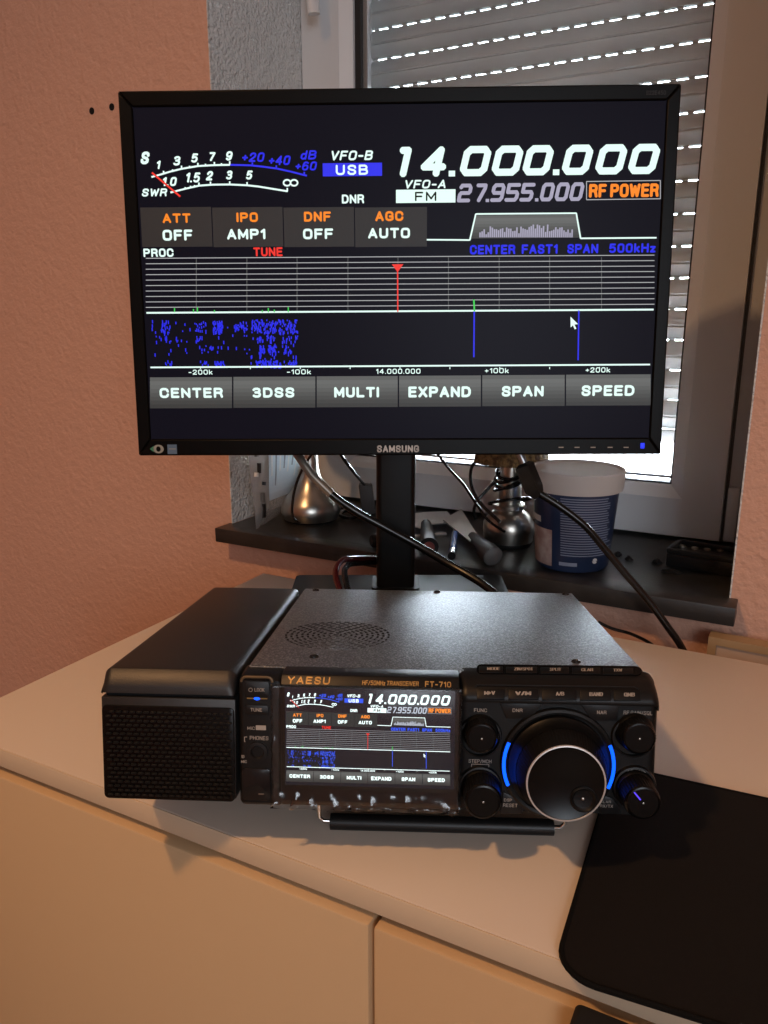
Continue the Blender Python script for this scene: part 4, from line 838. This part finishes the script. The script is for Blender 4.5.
# crumbs of black material
bits = [(617.6, 556, 8, 'left of a pair beside the bucket'), (629, 560, 10, 'right of a pair beside the bucket'), (657, 563, 11, 'touching the left side of the charger'), (672, 573, 22, 'longest one, in front of the charger')]
for u, v, wpx, t in bits:
    p = onz(u, v, SZ); s_ = wpx/2*(Li @ (p-CAM)).y/FPX; t0 = bmesh.new(); bmesh.ops.create_icosphere(t0, subdivisions=2, radius=1)
    rq = random.Random(int(u))
    for vv in t0.verts: d_ = .75+.4*rq.random(); vv.co = Vector((vv.co.x*s_*d_, vv.co.y*.0055*d_, max(-.0008, vv.co.z*.0048*d_)))
    for vv in t0.verts: vv.co.z += .0009
    f = MB(); f.add(t0, M['blk'], Matrix.Translation((p.x, p.y, SZ)), False); tag(f.build('plastic_scrap'), 'black plastic scrap on the sill, '+t, 'scrap', 'plastic scraps on the sill')

# ------------------------------------------------------------------ cables
cb = empty('video_cable', onf(305, 462, .775)); tag(cb, 'black video cable with printed sleeve sweeping from behind the monitor past the stand neck', 'cable')
pts = [onf(292, 446, .80), onf(300, 458, .775), onf(312, 475, .768), onf(331, 494, .765), onf(355, 511, .765), onf(385, 527.5, .764), onf(415, 544, .762), onf(447, 563, .75), onf(478, 581, .73), onf(497, 596, .71), onf(505, 612, .69)]
f = MB(); f.tube(pts[2:], .0040, M['cable'], n=12, res=8); child(f, 'cable_run', cb)
f = MB(); f.tube(pts[:4], .0045, M['braid'], n=12, res=8); child(f, 'cable_sleeve', cb)
cb = empty('monitor_cable', ony(525, 470, .745)); tag(cb, 'black cable with moulded plug hanging from the monitor, crossing in front of the bucket', 'cable')
pl = [ony(519, 452, .742), ony(524, 463, .742)]
f = MB(); f.tube(pl, .0038, M['alu'], n=10); child(f, 'plug_tip', cb)
f = MB(); a = ony(523.5, 463, .742); b = ony(534, 489, .744); f.tube([a, a.lerp(b, .1), b, ony(539, 496, .745)], lambda t: .0095 if .03 < t < .75 else .0055, M['blk'], n=4, smoothpath=False, flat=(1.1, .8)); child(f, 'plug_body', cb)
P_ = [(537, 492, .745), (560, 506.5, .75), (585, 526, .757), (604, 548, .764), (625, 573, .772), (648, 600, .78), (667, 626, .785), (683, 650, .79), (700, 690, .795)]
f = MB(); f.tube([ony(*p) for p in P_], .0037, M['cable'], n=12, res=8); child(f, 'cable_run', cb)
cb = empty('power_lead', onf(340, 575, .70)); tag(cb, 'red and black twin power lead looping up behind the radio beside the stand neck', 'cable')
for i, m_ in ((0, M['red']), (1, M['cable'])):
    o_ = i*9; f = MB(); f.tube([onf(340+o_*.9, 606, .665), onf(340+o_*.9, 592, .675), onf(335.5+o_, 574, .70), onf(341+o_*.6, 561.5+o_*.6, .72), onf(354, 558.5+o_*.55, .745), onf(380, 559+o_*.5, .83), onf(400, 564+o_*.4, .845)], .0029, m_, n=12, res=8); child(f, ('red_wire', 'black_wire')[i], cb)
f = MB(); f.tube([ony(598, 622, .80), ony(612, 628.5, .80), ony(630, 633.5, .80), ony(648, 642, .79), ony(660, 652, .785)], .0018, M['cable'], n=8)
tag(f.build('thin_cord'), 'thin black cord dropping behind the sideboard right of the radio', 'cord')

# framed board behind the sideboard
pa = ony(709.5, 635.5, .815); pb_ = onz(768, 650.5, pa.z); dirn = (pb_-pa).normalized(); ang = math.atan2(dirn.y, dirn.x); pb_ = None
r_ = empty('framed_board', (pa.x, .822, Fz), (0, 0, rad(-3))); tag(r_, 'pine framed board standing in the gap between sideboard and wall at the right', 'board')
Ht = pa.z-Fz; f = MB(); ring(f, .008, .492, .008, Ht-.008, 0, .50, 0, Ht, -.010, .008, M['wood']); f.build('board_frame', r_)
f = MB(); f.box((.0075, -.007, .0075), (.4925, .004, Ht-.0075), M['board']); f.build('board_panel', r_)

# ------------------------------------------------------------------ pendant lamp (out of view, lights the room)
LP = Vector((-.56, -.43, 1.50))
r_ = empty('pendant_lamp', LP); tag(r_, 'white pendant room lamp hanging from the ceiling', 'lamp')
f = MB(); f.tube([LP+Vector((0, 0, .10)), (LP.x, LP.y, Hc)], .003, M['blk'], n=8); child(f, 'lamp_cord', r_)
f = MB(); f.lathe([(.02, .11), (.07, .09), (.13, .03), (.16, -.03), (.157, -.03), (.127, .028), (.068, .086), (.02, .105)], M['pvc2'], Matrix.Translation(LP), n=40); child(f, 'lamp_shade', r_)
f = MB(); f.lathe([(0, .075), (.018, .07), (.03, .045), (.03, .03), (.018, .01), (0, .005)], M['shade'], Matrix.Translation(LP), n=24); child(f, 'bulb', r_)
ld = bpy.data.lights.new('room_light', 'SPOT'); ld.spot_size = rad(150); ld.spot_blend = 1; ld.energy = 50; ld.color = (1, .53, .23); ld.shadow_soft_size = .045
lo = bpy.data.objects.new('room_light', ld); COL.objects.link(lo); lo.location = LP+Vector((0, 0, -.05))

# cool fill added for the niche: invented window and area light, right wall, unseen
f = MB(); ring(f, 0, 1, 0, 1, -.06, 1.06, -.06, 1.06, 0, .05, M['pvc']); f.box((.48, .0, 0), (.52, .04, 1), M['pvc'])
o = f.build('added_window_right'); o.matrix_world = Matrix.Translation((Xw1-.001, -.9, .15)) @ Matrix.Rotation(-PI/2, 4, 'Z') @ Matrix.Diagonal((1.3, -1, 1.3, 1)); tag(o, kind='structure')
al = bpy.data.lights.new('added_fill_light', 'AREA'); al.shape = 'SQUARE'; al.size = 1.25; al.energy = 20; al.color = (.80, .90, 1)
ao = bpy.data.objects.new('added_fill_light', al); COL.objects.link(ao); ao.location = (Xw1-.08, -1.55, .80); ao.rotation_euler = Vector((-1, .95, 0)).to_track_quat('-Z', 'Y').to_euler()
f = MB(); ring(f, 0, 1, 0, 1, -.06, 1.06, -.06, 1.06, 0, .05, M['pvc']); f.box((.48, .0, 0), (.52, .04, 1), M['pvc'])
o = f.build('added_window_front'); o.matrix_world = Matrix.Translation((.75, Yb+.001, .25)) @ Matrix.Diagonal((1.3, 1, 1.3, 1)); tag(o, kind='structure')  # another invented window, unseen, added in the front wall
ao2 = bpy.data.objects.new('added_fill_light', al.copy()); COL.objects.link(ao2); ao2.data.energy = 23; ao2.location = (1.3, Yb+.08, .9); ao2.rotation_euler = Vector((-.5, 1, -.1)).to_track_quat('-Z', 'Y').to_euler()  # extra fill light added to brighten the sash and reveal
# ------------------------------------------------------------------ sky
wd = bpy.data.worlds.new('sky'); SC.world = wd; wd.use_nodes = True; bg = wd.node_tree.nodes['Background']; bg.inputs[0].default_value = (.80, .91, 1, 1); bg.inputs[1].default_value = 42
SC.view_settings.view_transform = 'Standard'; SC.view_settings.look = 'None'; SC.view_settings.exposure = 0; SC.view_settings.gamma = 1
try: SC.view_settings.use_curve_mapping = False
except Exception: pass
